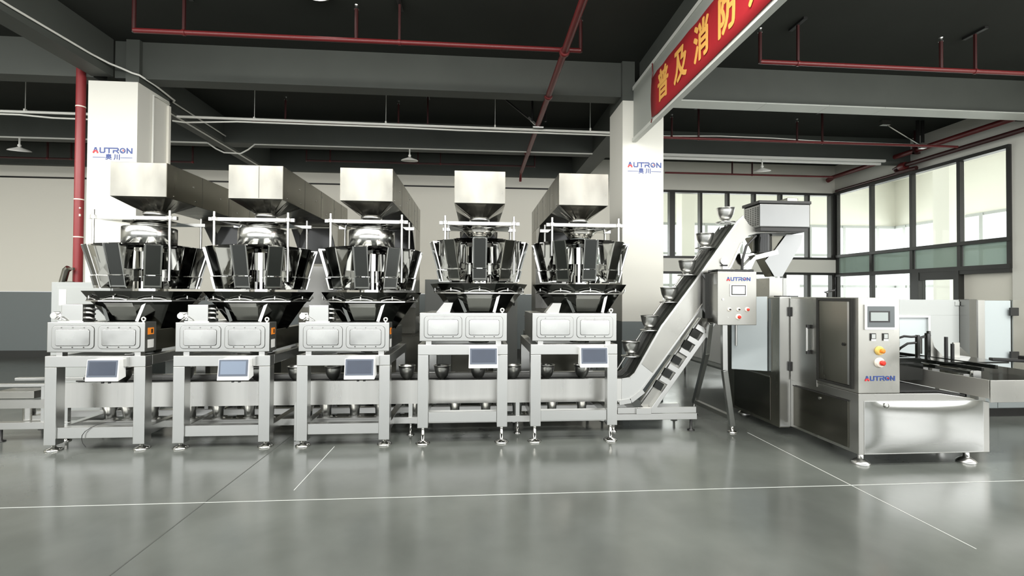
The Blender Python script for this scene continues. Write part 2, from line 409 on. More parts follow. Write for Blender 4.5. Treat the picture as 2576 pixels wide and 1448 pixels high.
# annexe beyond the glass ---------------------------------------------
AZ, AX, AY = 6.2, 17.2, 18.2
struct('ceiling_annexe', MB().box(RW+.2, AX+.2, 2.6, AY+.2, AZ, AZ+.15).box(-3.2, RW+.2, BW+.2, AY+.2, AZ, AZ+.15), 'annexe')
a = MB().box(AX, AX+.2, 2.6, AY, 4.35, AZ).box(-3, AX+.2, AY, AY+.2, 4.35, AZ).box(-3, AX+.2, AY, AY+.2, 0, .5).box(AX, AX+.2, 2.6, AY, 0, .5)
a.box(RW+.2, AX+.2, 2.6, 2.8, 0, AZ).box(-3.2, -3, BW+.2, AY+.2, 0, AZ).box(RW+.2, RW+.35, 2.8, BW, SL+.2, AZ).box(-3, RW+.35, BW+.2, BW+.35, SL, AZ)
struct('wall_annexe', a, 'annexe')
for i, (x, y, wx) in enumerate(((14.2, 13.2, .5), (14.0, 8.6, .6), (7.2, 15.8, .45))):
    struct('trim_%d' % (27+i), MB().box(x-wx/2, x+wx/2, y-wx/2, y+wx/2, 0, AZ-.001), 'annexe', 'pale column in the annexe')
dl = MB()
for x in (10.6, 12.2, 13.8, 15.4):
    for y in (5.5, 7.5, 9.5, 11.5): dl.lathe([(.09, -.012), (.09, -.001)], (x, y, AZ), 14)
struct('trim_32', dl, 'frame', 'small dark recessed downlights in the annexe ceiling')
wd = sroot('window_5', 'far grid of grey window bars in the annexe')
f = MB()
for x in [-2.5+1.45*i for i in range(14)]: f.box(x-.06, x+.06, AY-.1, AY, .5, 4.35)
for z in (.55, 1.9, 3.15, 4.32): f.box(-3, AX, AY-.08, AY-.01, z-.05, z+.05)
for y in [3.2+1.45*i for i in range(11)]: f.box(AX-.1, AX, y-.06, y+.06, .5, 4.35)
for z in (.55, 1.9, 3.15, 4.32): f.box(AX-.08, AX-.01, 2.8, AY, z-.05, z+.05)
f.build('window_frame', 'cabinet', wd)

# ------------------------------------------------------------------ weighing machines
SX = (-3.575, -2.43, -1.287, -.121, 1.007)       # centre of each stand
WX = (-3.415, -2.27, -1.127, .039, 1.167)        # centre of each ring of hoppers
EX = (-3.37, -2.24, -1.135, .039, 1.15)          # centre of each feed elevator
WHO = ('leftmost', 'second from left', 'middle', 'second from right', 'rightmost')
F0 = 4.77                                        # front plane of the stands
SCR = (-3.443, -2.278, -1.112, .081, 1.19)
def stand(i):
    hi = i > 2; d = .10 if hi else 0
    desc = ('steel leg stand with wide dark touch screen under the leftmost weighing machine',
            'steel leg stand with pale lit touch screen, second weighing machine from the left',
            'steel leg stand on short feet in the middle of the row, slate touch screen',
            'taller steel stand on long screw feet, screen at its right leg, fourth from left',
            'taller steel stand on long screw feet at right end of row, next to sloping conveyor')[i]
    t = thing('machine_stand', desc, 'stand', (SX[i], F0, 0), 'steel stands under the weighing machines')
    hw = .447; D = 1.11; zb = .06 if not hi else .168
    for sx in (-1, 1):
        for y0 in (0, D-.1):
            x0 = sx*hw-(.105 if sx > 0 else 0)
            lg = MB().box(x0, x0+.105, y0, y0+.10, zb, .79+d).build('leg', 'steel', t, bevel=.004)
            f = MB(); cx, cy = x0+.05, y0+.055
            f.lathe([(.07, 0), (.072, .008), (.06, .018), (.03, .028), (.022, .032), (.018, .034), (.018, zb+.01)], (cx, cy, 0), 20)
            f.build('foot', 'mirror', lg)
    r = MB().box(-hw, hw, 0, .10, .791+d, .895+d).build('front_rail', 'steel', t, bevel=.004)
    MB().box(-hw, hw, D-.1, D, .791+d, .895+d).build('rear_rail', 'steel', t, bevel=.004)
    for sx in (-1, 1):
        x0 = sx*hw-(.09 if sx > 0 else 0)
        MB().box(x0, x0+.09, .101, D-.101, .80+d, .893+d).build('side_rail', 'steel', t, bevel=.004)
        MB().box(x0+.01, x0+.08, .101, D-.101, .125+d, .205+d).build('side_stretcher', 'steel', t, bevel=.004)
    MB().box(-hw+.106, hw-.106, .015, .09, .118+d, .222+d).build('stretcher', 'steel', t, bevel=.004)
    # touch screen hung on the front rail
    sc = MB().hexa([(-.145, -.105, .672+d), (.145, -.105, .672+d), (.145, -.002, .70+d), (-.145, -.002, .70+d)],
                   [(-.14, -.085, .872+d), (.14, -.085, .872+d), (.14, -.002, .865+d), (-.14, -.002, .865+d)])
    so = sc.build('screen_housing', 'whitep', t, bevel=.004, loc=(SCR[i]-SX[i], 0, 0))
    def onf(x0, x1, k0, k1, e):     # slab lying on the sloped front of the housing
        q = []
        for x, k in ((x0, k0), (x1, k0), (x1, k1), (x0, k1)): q.append((x, -.105+.02*k-e, .672+d+.2*k))
        b = [(x, y+e+.002, z) for x, y, z in q]
        return MB().add(q+b, [(0, 1, 2, 3), (7, 6, 5, 4), (0, 4, 5, 1), (1, 5, 6, 2), (2, 6, 7, 3), (3, 7, 4, 0)])
    onf(-.132, .132, .2, .97, .003).build('bezel', mat('bezel_grey', (.10, .12, .16), .3) if i == 0 else bpy.data.materials['bezel_grey'], so)
    onf(-.115, .115, .29, .9, .005).build('display', 'screenl' if i == 1 else 'screen', so, label='pale lit display' if i == 1 else None)
    MB().box(.13, .17, -.035, -.001, .80+d, .885+d).build('hinge_bracket', 'bright', so)
    for x in (-.06, 0, .05): pass
    MB().lathe([(.012, 0), (.012, .03)], (-.02, -.06, .648+d), 10).lathe([(.012, 0), (.012, .03)], (.04, -.06, .648+d), 10).build('cable_gland', 'black', so)
    return t
for i in range(5): stand(i)

mesh_cache = {}
def cached(key, fn):
    if key not in mesh_cache: mesh_cache[key] = fn()
    return mesh_cache[key]
T = .318
def weigher(i):
    hi = i > 2; base = .992 if hi else .895
    desc = ('weighing machine at far left with mirror hoppers, orange label and white box on it',
            'weighing machine second from left, ring of mirror hoppers between two same height neighbours',
            'weighing machine in the middle of the row, directly left of the taller pair',
            'taller set weighing machine fourth from left with bare funnel above its hoppers',
            'weighing machine at the right end of the row, directly left of the white column')[i]
    t = thing('multihead_weigher', desc, 'weighing machine', (WX[i], 5.25, base), 'multihead weighing machines in the row')
    bx = SX[i]+.005-WX[i]; y0 = F0-5.25
    x0, x1 = bx-.437, bx+.433
    body = MB().box(x0, x1, y0, y0+.165, .035, T).build('front_housing', 'boxm', t, bevel=.006)
    for x in (x0+.06, x1-.11):
        for y in (y0+.03, .35): MB().box(x, x+.055, y, y+.06, 0, .036).build('mounting_block', 'bright', t)
    MB().box(x0+.02, x0+.16, y0+.17, .47, .036, T-.01).build('side_housing', 'steel', t, bevel=.005)
    MB().box(x1-.10, x1-.02, y0+.17, .47, .036, T-.08).build('side_housing', 'flank', t, bevel=.005)
    for px in (bx-.205, bx+.205):
        p = MB().rrect(px-.186, px+.186, .068, T-.035, y0-.007, y0-.0005, .035).build('access_panel', 'boxm', t, bevel=.003)
        MB().rrect(px-.1885, px+.1885, .0655, T-.0325, y0-.003, y0-.0004, .037).build('gasket', 'frame', p)
        MB().rrect(px-.1525, px+.1525, .0955, T-.0655, y0-.0085, y0-.0069, .02).build('gasket', 'frame', p)
        MB().rrect(px-.150, px+.150, .098, T-.068, y0-.013, y0-.0072, .018).build('panel_cover', 'cover', p, bevel=.003)
        sc = MB()
        for zz in (.083, T-.05):
            for dx in (-.10, 0, .10): sc.lathe([(.006, 0), (.006, .004)], (px+dx, y0-.007, zz), 8, axis='y')
        sc.build('screw', 'mirrord', p)
    # lifting eye
    MB().lathe([(.017+.008*math.cos(a), .008*math.sin(a)) for a in [2*PI*q/8 for q in range(8)]], (x1-.045, y0+.05, T+.028), 16, closed=True, axis='y').lathe([(.012, 0), (.008, .012)], (x1-.045, y0+.05, T-.002), 10).build('lifting_eye', 'bright', t)
    # side labels
    if i < 3 or i == 3:
        MB().box(x1+.0005, x1+.002, y0+.04, y0+.125, T-.12, T-.055).build('warning_label', 'orange', t, label='orange warning label')
        MB().box(x1+.0021, x1+.003, y0+.085, y0+.11, T-.108, T-.068).build('warning_symbol', 'black', t)
        MB().box(x1+.0005, x1+.002, y0+.04, y0+.125, .07, .15).build('rating_label', 'paper', t, label='white rating label')
    # pneumatic box with valve, only on the three lower machines
    if not hi:
        b = MB().box(x0+.075, x0+.265, y0+.06, y0+.21, T+.008, T+.168).build('junction_box', 'boxm', t, bevel=.005, label='white steel box on the housing')
        MB().box(x0+.05, x0+.28, y0+.05, y0+.22, T, T+.009).build('base_plate', 'steel', b)
        v = MB().lathe([(.022, 0), (.022, .05), (.012, .055), (.012, .075)], (x0+.055, y0+.08, T+.02), 12).tube([(x0+.0, y0+.07, T+.085), (x0+.06, y0+.07, T+.085)], .012, 8)
        v.lathe([(.03, 0), (.03, .02)], (x0+.02, y0+.06, T+.06), 12, axis='y').tube([(x0+.03, y0+.05, T+.02), (x0+.08, y0+.04, T+.05), (x0+.13, y0+.045, T+.015)], .006, 6)
        v.build('air_valve', 'bright', b)
        g = MB()
        for zz in (.04, .09, .13): g.tube([(x0+.266, y0+.10, T+zz), (x0+.30, y0+.10, T+zz), (x0+.30, y0+.16, T+zz-.02)], .011, 8)
        g.build('cable_gland', 'bright', b)
        MB().tube([(x0+.27, y0+.12, T+.13), (x0+.36, y0+.13, T+.12), (x0+.42, y0+.14, T+.05), (x0+.44, y0+.15, T)], .007, 6).build('cable', 'black', b)
    # discharge cone (ten flat facets), skirt band and rim
    ph = -PI/2+PI/10
    def cone():
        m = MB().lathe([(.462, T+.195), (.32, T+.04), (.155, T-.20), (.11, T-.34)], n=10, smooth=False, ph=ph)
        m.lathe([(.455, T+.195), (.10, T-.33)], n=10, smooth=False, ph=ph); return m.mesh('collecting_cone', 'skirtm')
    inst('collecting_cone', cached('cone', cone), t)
    def facet_overlay():
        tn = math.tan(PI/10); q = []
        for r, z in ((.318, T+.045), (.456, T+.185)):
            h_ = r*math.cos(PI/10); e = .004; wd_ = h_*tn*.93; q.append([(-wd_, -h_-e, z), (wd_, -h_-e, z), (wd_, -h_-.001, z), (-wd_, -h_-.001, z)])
        return MB().hexa(*q).mesh('lit_facet', 'steel')  # brighter overlay stands in for light reflected by the front facet
    inst('lit_facet', cached('facet_overlay', facet_overlay), t)
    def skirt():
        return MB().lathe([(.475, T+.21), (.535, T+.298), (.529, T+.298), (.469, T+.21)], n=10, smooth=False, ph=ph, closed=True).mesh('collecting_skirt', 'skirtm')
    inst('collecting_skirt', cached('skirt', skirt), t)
    def rim():
        return MB().lathe([(.46, T+.196), (.497, T+.196), (.497, T+.208), (.46, T+.208)], n=10, smooth=False, ph=ph, closed=True).mesh('rim', 'bright')
    inst('rim', cached('rim', rim), t)
    def bow():
        m = MB(); m.tube([(-.11, -.475, T+.212), (-.06, -.487, T+.226), (0, -.49, T+.231), (.06, -.487, T+.226), (.11, -.475, T+.212)], .006, 8)
        m.lathe([(.008, 0), (.008, .03)], (0, -.493, T+.222), 8); return m.mesh('handle', 'bright')
    for q in range(10): inst('handle', cached('bow', bow), t, rot=(0, 0, q*PI/5))
    # chute plates leaning under the cone
    MB().bar((.20, -.37, T+.19), (.15, -.40, T+.004), .03, .006, (0, 1, 0)).build('support_strut', 'bright', t)
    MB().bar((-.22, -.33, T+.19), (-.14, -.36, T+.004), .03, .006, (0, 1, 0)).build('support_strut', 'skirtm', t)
    if hi: MB().hexa([(-.44, -.36, T), (-.30, -.36, T), (-.30, -.22, T), (-.44, -.22, T)], [(-.36, -.34, T+.1), (-.27, -.34, T+.1), (-.27, -.22, T+.1), (-.36, -.22, T+.1)]).build('sloped_bracket', 'bright', t)
    # ten heads: feeder pan, pool hopper, weigh hopper
    def hopper(z0, z1, r0, r1, w0, w1, d0, d1, name, m):
        b = MB(); lip = .006
        o = [(-w0/2, -r0, z0), (w0/2, -r0, z0), (w0/2*.8, -r0+d0, z0), (-w0/2*.8, -r0+d0, z0)]
        u = [(-w1/2, -r1, z1), (w1/2, -r1, z1), (w1/2*.8, -r1+d1, z1), (-w1/2*.8, -r1+d1, z1)]
        b.hexa(o, u)
        for sx in (-1, 1): b.bar((sx*w0/2, -r0-.003, z0), (sx*w1/2, -r1-.003, z1), .009, .012, (0, 1, 0))
        return b.mesh(name, m)
    def pool():
        b = MB()
        me = hopper(T+.455, T+.745, .452, .532, .128, .14, .12, .22, 'pool_hopper', 'mirror'); return me
    def weigh(): return hopper(T+.325, T+.447, .428, .458, .135, .14, .10, .15, 'weigh_hopper', 'mirror')
    def plate(z0, z1, r0, r1, w, name):
        def fn():
            q = [(-w/2, -r0-.004, z0), (w/2, -r0-.004, z0), (w/2, -r0-.001, z0), (-w/2, -r0-.001, z0)]
            u = [(-w/2, -r1-.004, z1), (w/2, -r1-.004, z1), (w/2, -r1-.001, z1), (-w/2, -r1-.001, z1)]
            return MB().hexa(q, u).mesh(name, 'plate')
        return fn
    def pan():
        b = MB(); z = T+.735
        b.hexa([(-.05, -.46, z-.012), (.05, -.46, z-.012), (.03, -.12, z+.02), (-.03, -.12, z+.02)], [(-.05, -.46, z-.006), (.05, -.46, z-.006), (.03, -.12, z+.026), (-.03, -.12, z+.026)])
        for sx in (-1, 1):
            b.hexa([(sx*.056-.003, -.47, z-.012), (sx*.056+.003, -.47, z-.012), (sx*.034+.003, -.12, z+.02), (sx*.034-.003, -.12, z+.02)],
                   [(sx*.062-.003, -.49, z+.02), (sx*.062+.003, -.49, z+.02), (sx*.036+.003, -.12, z+.065), (sx*.036-.003, -.12, z+.065)])
        return b.mesh('feeder_pan', 'mirrord')
    def rod():
        b = MB().box(-.03, .03, -.33, -.2, T+.40, T+.52).tube([(0, -.35, T+.46), (0, -.2, T+.46)], .014, 8).tube([(-.05, -.33, T+.36), (-.02, -.25, T+.42)], .01, 6)
        return b.mesh('actuator', 'mirror')
    for q in range(10):
        rt = (0, 0, q*PI/5)
        p = inst('pool_hopper', cached('pool', pool), t, rot=rt)
        inst('front_plate', cached('pp', plate(T+.458, T+.742, .452, .532, .115, 'front_plate')), p)
        p = inst('weigh_hopper', cached('weigh', weigh), t, rot=rt)
        inst('front_plate', cached('wp', plate(T+.352, T+.444, .435, .458, .122, 'front_plate')), p)
        inst('feeder_pan', cached('pan', pan), t, rot=rt)
        inst('actuator', cached('rod', rod), t, rot=rt)
    MB().lathe([(.125, T-.1), (.125, T+.52), (.205, T+.52), (.205, T+.70), (.13, T+.70)], n=32, smooth=False).build('centre_column', 'mirror', t)
    MB().lathe([(.20, T+.74), (.12, T+.80), (.01, T+.86)], n=32).build('dispersion_cone', 'mirror', t)
    # infeed plate on four rods, with funnel
    zt = 2.243-base
    ry = .27
    for sx in (-1, 1):
        for sy in (-1, 1):
            MB().tube([(sx*.36, sy*ry, T+.40 if sx > 0 and sy < 0 else T+.60), (sx*.36, sy*ry, zt+.075)], .012, 10).build('support_rod', 'bright', t)
            MB().lathe([(.025, -.018), (.025, .018)], (sx*.36, sy*ry, zt), 12).build('rod_clamp', 'bright', t)
    for sy in (-1, 1): MB().box(-.42, .42, sy*ry-.015-.02*sy, sy*ry+.015-.02*sy, zt-.017, zt+.017).build('cross_bar', 'bright', t)
    zc = zt-.02
    pl = MB().add([(-.33, -.235, zc), (.33, -.235, zc), (.33, .235, zc), (-.33, .235, zc)]+[(.17*math.cos(a), .17*math.sin(a), zc-.02) for a in [2*PI*q/16 for q in range(16)]],
         [(0, 1)+tuple(4+q for q in (14, 13, 12, 11, 10)), (1, 2)+tuple(4+q for q in (2, 1, 0, 15, 14)), (2, 3)+tuple(4+q for q in (6, 5, 4, 3, 2)), (3, 0)+tuple(4+q for q in (10, 9, 8, 7, 6))])
    pl.build('funnel_plate', 'mirror', t)
    if hi:
        MB().lathe([(.19, zc-.018), (.108, zc-.105), (.103, zc-.105), (.185, zc-.018)], n=32, closed=True).build('funnel', 'funm', t)
        MB().lathe([(.107, zc-.17), (.109, zc-.104), (.103, zc-.104), (.101, zc-.17)], n=32, closed=True).build('funnel_collar', 'frost', t)
    else:
        MB().lathe([(.17, zc-.02), (.13, zc-.06), (.125, zc-.06), (.165, zc-.02)], n=32, closed=True).build('funnel', 'brush', t)
        MB().lathe([(.24, T+.76), (.24, zc-.055), (.235, zc-.05), (.12, zc-.05), (.12, zc-.056), (.232, zc-.058), (.232, T+.76)], n=40, closed=True).build('infeed_drum', 'cover', t)
    return t
for i in range(5): weigher(i)

# ------------------------------------------------------------------ feed elevators behind, with their long hopper boxes
def elevator(i):
    desc = ('long steel feed elevator reaching over the leftmost weighing machine, in front of left column',
            'long steel feed elevator over the second weighing machine, hopper front seamed down the middle',
            'long steel feed elevator over the middle weighing machine, its front the brightest',
            'steel feed elevator seen end on over the fourth weighing machine, scuffed bluish hopper front',
            'steel feed elevator over the rightmost weighing machine, flank visible on its left side')[i]
    t = thing('feed_elevator', desc, 'elevator', (EX[i], 5.0, 0), 'feed elevators over the weighing machines')
    h = .268; z0, z1 = 2.455, 2.80
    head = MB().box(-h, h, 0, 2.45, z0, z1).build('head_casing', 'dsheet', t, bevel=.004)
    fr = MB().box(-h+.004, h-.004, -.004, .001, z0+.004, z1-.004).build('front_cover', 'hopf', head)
    s = MB()
    for sx in (-1, 1):
        for y in (.62, 1.2, 1.75, 2.1): s.box(sx*h-.0015, sx*h+.0015, y, y+.004, z0+.004, z1-.004)
    if i == 1: s.box(.03, .034, -.0055, -.0035, z0+.01, z1-.01)
    s.build('seam', 'frame', head)
    b = MB()
    for sx in (-1, 1):
        for y, z in ((.12, z0+.03), (.45, z0+.2), (.5, z0+.05), (1.0, z0+.18), (1.25, z0+.28), (1.4, z0+.08), (1.8, z0+.22), (2.0, z0+.1)):
            b.lathe([(.011, -.004), (.011, .004)], (sx*h, y, z), 10, axis='x')
    b.build('bolt', 'mirrord', head)
    # funnel to the round outlet
    n = 24; ring = [(.10*math.cos(2*PI*q/n), .26+.10*math.sin(2*PI*q/n), 2.325) for q in range(n)]
    sq = []
    for q in range(n):
        a = 2*PI*q/n; c, s_ = math.cos(a), math.sin(a); k = max(abs(c)/h, abs(s_)/.26); sq.append((c/k, .26+s_/k, z0-.001))
    fm = MB().add(sq+ring, [(q, (q+1) % n, (q+1) % n+n, q+n) for q in range(n)])
    fn = fm.build('funnel', 'funm', t)
    MB().lathe([(.112, 2.30), (.112, 2.33), (.10, 2.33), (.10, 2.262), (.094, 2.262), (.094, 2.30)], (0, .26, 0), 28, closed=True).build('outlet_ring', 'bright', fn)
    # vertical leg with black front panel, boot on the floor
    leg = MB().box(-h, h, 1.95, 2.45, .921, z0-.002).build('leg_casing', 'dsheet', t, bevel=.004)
    MB().prism([(-h+.015, 1.92), (h-.015, 1.92), (h-.015, 2.32), (h-.07, z0-.03), (-h+.07, z0-.03), (-h+.015, 2.32)], 1.935, 1.949).build('front_panel', 'blackgloss', leg, label='black inspection panel')
    MB().box(-h-.002, h+.002, 1.925, 1.949, 1.30, 1.88).build('lower_cover', 'brush', leg)
    for sx in (-1, 1):
        MB().prism([(1.55, z0), (1.95, z0), (1.95, 2.05)], sx*(h-.012), sx*(h-.006), 'yz').build('gusset', 'bright', leg)
    MB().box(-h-.10, h+.10, 1.62, 2.75, .04, .92).build('boot', 'flank', t, bevel=.006)  # boot enlarged and darkened to deepen the dark behind the stands
    for sx in (-1, 1):
        for y in (1.7, 2.65): MB().lathe([(.04, 0), (.04, .01), (.02, .02), (.02, .039)], (sx*.3, y, 0), 12).build('foot', 'black', t)
    MB().hexa([(-.2, 2.46, .925), (.2, 2.46, .925), (.2, 2.6, .925), (-.2, 2.6, .925)], [(-.34, 2.46, 1.15), (.34, 2.46, 1.15), (.34, 2.95, 1.15), (-.34, 2.95, 1.15)]).build('loading_hopper', 'brush', t)
    return t
for i in range(5): elevator(i)

# ------------------------------------------------------------------ bowl conveyor
PY0, PY1 = 5.10, 5.46
cv = thing('bowl_conveyor', 'long steel chain conveyor under the machines that climbs to a hooded head at right', 'conveyor', (0, 5.28, 0))
def cvb(mb, name, m, parent=None, bevel=0, label=None):
    for k, v in enumerate(mb.v): mb.v[k] = (v[0], v[1]-5.28, v[2])
    return mb.build(name, m, parent or cv, bevel, label=label)
top = [(-4.2, .578), (1.60, .578), (1.69, .592), (1.745, .64), (2.045, 1.157), (2.53, 1.79), (2.92, 2.33), (2.985, 2.39), (3.06, 2.29), (3.14, 2.248), (3.62, 2.248)]
low = [(3.62, 2.215), (3.16, 2.205), (3.05, 2.175), (2.965, 2.09), (2.84, 1.83), (2.338, 1.157), (1.83, .475), (1.75, .385), (1.66, .348), (1.556, .338), (-4.2, .338)]
flat = MB().box(-4.2, 1.598, PY0-.012, PY0, .338, .578).box(-4.2, 1.598, PY0-.016, PY0+.01, .565, .585)
sp = cvb(flat, 'side_panel', 'band')
def strip(pts, y0, y1, dz=0, th=.004):
    m = MB()
    for a, b in zip(pts[:-1], pts[1:]):
        m.hexa([(a[0], y0, a[1]+dz), (b[0], y0, b[1]+dz), (b[0], y1, b[1]+dz), (a[0], y1, a[1]+dz)],
               [(a[0], y0, a[1]+dz+th), (b[0], y0, b[1]+dz+th), (b[0], y1, b[1]+dz+th), (a[0], y1, a[1]+dz+th)])
    return m
elb = MB().prism([(1.60, .340)]+top[1:4]+[(1.81, .75)]+[(1.965, .63)]+low[6:9], PY0-.012, PY0)
cvb(elb, 'elbow_panel', 'steel')
inc = MB().prism([(1.812, .752)]+top[4:]+low[:6]+[(1.967, .632)], PY0-.012, PY0)
ip = cvb(inc, 'sloping_side_panel', 'sheet')
e = MB()
for pl, off in ((top[1:8], -.004), (low[3:10], 0)):
    for a, b in zip(pl[:-1], pl[1:]): e.bar((a[0], PY0-.016, a[1]), (b[0], PY0-.016, b[1]), .02, .012, (0, 1, 0))
cvb(e, 'edge_flange', 'bright')
cvb(MB().bar((1.70, PY0-.02, .345), (1.57, PY0-.02, .325), .05, .02, (0, 1, 0)).bar((1.84, PY0-.02, .45), (1.70, PY0-.02, .345), .05, .02, (0, 1, 0)), 'elbow_flange', 'bright')
rear = MB().prism([(x, z+.015) for x, z in top[1:6]]+[(2.915, 2.33)]+low[4:10], PY1, PY1+.012); rear.box(-4.2, 1.6, PY1, PY1+.012, .338, .60).box(-4.2, 1.6, PY1, PY1+.06, .596, .602)
cvb(rear, 'rear_panel', 'brush')
beltp = top[:6]+[(2.925, 2.345)]
blt = strip(beltp, PY0+.004, PY1-.004, -.045, .01)
bo = cvb(blt, 'chain_belt', 'belt', label='dark rubber chain bed')
for y in (PY0+.13, PY0+.25): cvb(strip(beltp, y, y+.012, -.028, .012), 'chain_rail', 'frame', bo)
cvb(MB().tube([(1.66, PY1+.02, .61), (2.05, PY1+.02, 1.19), (2.84, PY1+.02, 2.25)], .01, 8), 'guide_rail', 'bright')
for y in (PY0, PY1+.10):
    cvb(MB().box(-4.9, 2.46, y, y+.06, .125, .195), 'base_rail', 'bright', bevel=.004)
for x in (-4.1, -3.0, -1.85, -.68, .46, 1.52):
    for y in (PY0+.005, PY1+.11):
        po = cvb(MB().box(x-.02, x+.02, y, y+.04, .196, .337), 'post', 'steel')
        cvb(MB().lathe([(.04, 0), (.04, .01), (.014, .02), (.014, .125)], (x, y+.02, 0), 12), 'foot', 'mirrord', po)
for y in (PY0+.025, PY1+.12): cvb(MB().lathe([(.04, 0), (.04, .01), (.014, .02), (.014, .125)], (2.40, y, 0), 12), 'foot', 'black')
cvb(MB().box(1.56, 2.45, PY0, PY0+.015, .198, .265).box(1.76, 1.93, PY0-.03, PY0+.4, .197, .262), 'base_bracket', 'bright', bevel=.003)
# left end frame running out of the picture
cvb(MB().box(-4.9, -4.21, PY0, PY0+.05, .548, .578).box(-4.9, -4.21, PY1, PY1+.05, .548, .578), 'end_rail', 'bright', bevel=.003)
cvb(MB().box(-4.9, -4.21, PY0, PY0+.012, .335, .42), 'end_panel', 'brush')
cvb(MB().box(-4.78, -4.42, PY0+.03, PY0+.22, .425, .50), 'drive_box', 'sheet', bevel=.004)
cvb(MB().lathe([(.05, .2), (.05, .335)], (-4.52, PY0+.1, 0), 14).box(-4.45, -4.25, PY0+.05, PY0+.2, .2, .25), 'drive_motor', 'brush')
for x in (-4.85, -4.32): cvb(MB().box(x-.025, x+.025, PY0+.02, PY0+.06, .196, .548), 'end_post', 'steel')
for y in (PY0+.03, PY1+.13): cvb(MB().lathe([(.04, 0), (.04, .01), (.014, .02), (.014, .125)], (-4.72, y, 0), 12), 'foot', 'black')
# support beam beneath the slope with cross plates
u = Vector((.588, 0, .809)); nrm = Vector((.809, 0, -.588))
b0 = Vector((1.90, 0, .197)); L = 1.28
sb = MB()
P = lambda s, n, y: tuple(Vector((b0.x, y, b0.z))+u*s+nrm*n)
sb.bar(P(.04, .02, PY0+.03), P(L, .02, PY0+.03), .05, .06, (0, 1, 0))
beam_o = cvb(sb, 'support_beam', 'bright', bevel=.003)
cvb(MB().bar(P(.03, -.05, PY0+.06), P(L, -.05, PY0+.06), .10, .02, (0, 1, 0)), 'beam_web', 'sheet', beam_o)
cvb(MB().bar(P(.06, .02, PY1), P(L, .02, PY1), .05, .05, (0, 1, 0)), 'support_beam', 'steel', bevel=.003)
for s_ in (.40, .56, .78, .94, 1.10): cvb(MB().bar(P(s_, -.12, PY0-.0), P(s_+.012, -.005, PY0-.0), .055, .02, (0, 1, 0)), 'cross_plate', 'bright', beam_o)
for s_ in (.315, .48, .66, .86, 1.02): cvb(MB().bar(P(s_, -.125, PY0+.02), P(s_+.01, -.03, PY0+.02), .085, .03, (0, 1, 0)), 'rubber_block', 'blackgloss', beam_o)
# hooded head with vent slots, lid and discharge funnel
hood = MB().box(3.115, 3.70, 4.98, 5.30, 2.255, 2.515)
ho = cvb(hood, 'hood', 'hoodm', bevel=.012)
cvb(MB().box(3.10, 3.71, 4.972, 5.31, 2.516, 2.55), 'hood_lid', 'black', ho, bevel=.006)
cvb(MB().box(3.13, 3.68, 4.99, 5.5, 2.215, 2.254), 'hood_base', 'black', ho)
cvb(MB().box(3.50, 3.64, 5.08, 5.24, 2.551, 2.61), 'motor_cap', 'sheet', ho, bevel=.02)
vs = MB()
for a in range(6):
    for b_ in range(10): vs.box(3.1135, 3.1148, 5.005+a*.047, 5.005+a*.047+.024, 2.285+b_*.021, 2.285+b_*.021+.010)
cvb(vs, 'vent_slots', 'black', ho)
fu = MB().prism([(3.56, 2.205), (3.76, 2.205), (3.73, 2.09), (3.51, 1.722), (3.415, 1.72), (3.30, 1.90), (3.41, 2.01)], 5.18, 5.19)
fo = cvb(fu, 'discharge_chute', 'hoodm')
cvb(MB().prism([(3.76, 2.205), (3.73, 2.09), (3.51, 1.722), (3.50, 1.722), (3.72, 2.09), (3.75, 2.205)], 5.19, 5.46), 'chute_flank', 'brush', fo)
cvb(MB().hexa([(3.40, 5.20, 1.721), (3.50, 5.20, 1.721), (3.50, 5.34, 1.721), (3.40, 5.34, 1.721)], [(3.22, 5.20, 2.19), (3.70, 5.20, 2.19), (3.70, 5.46, 2.19), (3.22, 5.46, 2.19)]), 'discharge_funnel', 'flank', fo)  # darker steel stands in for the dark reflection on this side
cvb(MB().lathe([(.10, 2.0), (.10, 2.2)], (3.28, 5.2, 0), 18).lathe([(.125, 1.985), (.125, 2.0)], (3.28, 5.2, 0), 18), 'drive_motor', 'blackgloss')
cvb(MB().bar((2.95, 5.06, 1.76), (3.12, 5.06, 1.93), .03, .02, (0, 1, 0)).bar((3.11, 5.06, 1.925), (3.36, 5.04, 1.99), .05, .02, (0, 1, 0)), 'funnel_arm', 'bright')
cvb(MB().hexa([(3.0, 5.12, 1.80), (3.1, 5.12, 1.80), (3.1, 5.3, 1.80), (3.0, 5.3, 1.80)], [(2.97, 5.12, 1.97), (3.18, 5.12, 1.97), (3.18, 5.4, 1.97), (2.97, 5.4, 1.97)]), 'tilting_bucket', 'mirror')
cvb(MB().tube([(3.12, 5.06, 2.17), (3.0, 5.05, 2.05), (2.955, 5.05, 1.9), (2.95, 5.05, 1.75)], .014, 8), 'cable', 'black')
cvb(MB().lathe([(.045, 0), (.045, .02)], (2.76, PY0-.012, 1.885), 20, axis='y').box(2.74, 2.80, PY0-.03, PY0-.012, 1.77, 1.83), 'tension_gauge', 'bright', label='round white gauge on the slope')
cvb(MB().box(2.73, 2.79, PY0-.04, PY0-.012, 1.825, 1.842), 'gauge_clip', 'black')

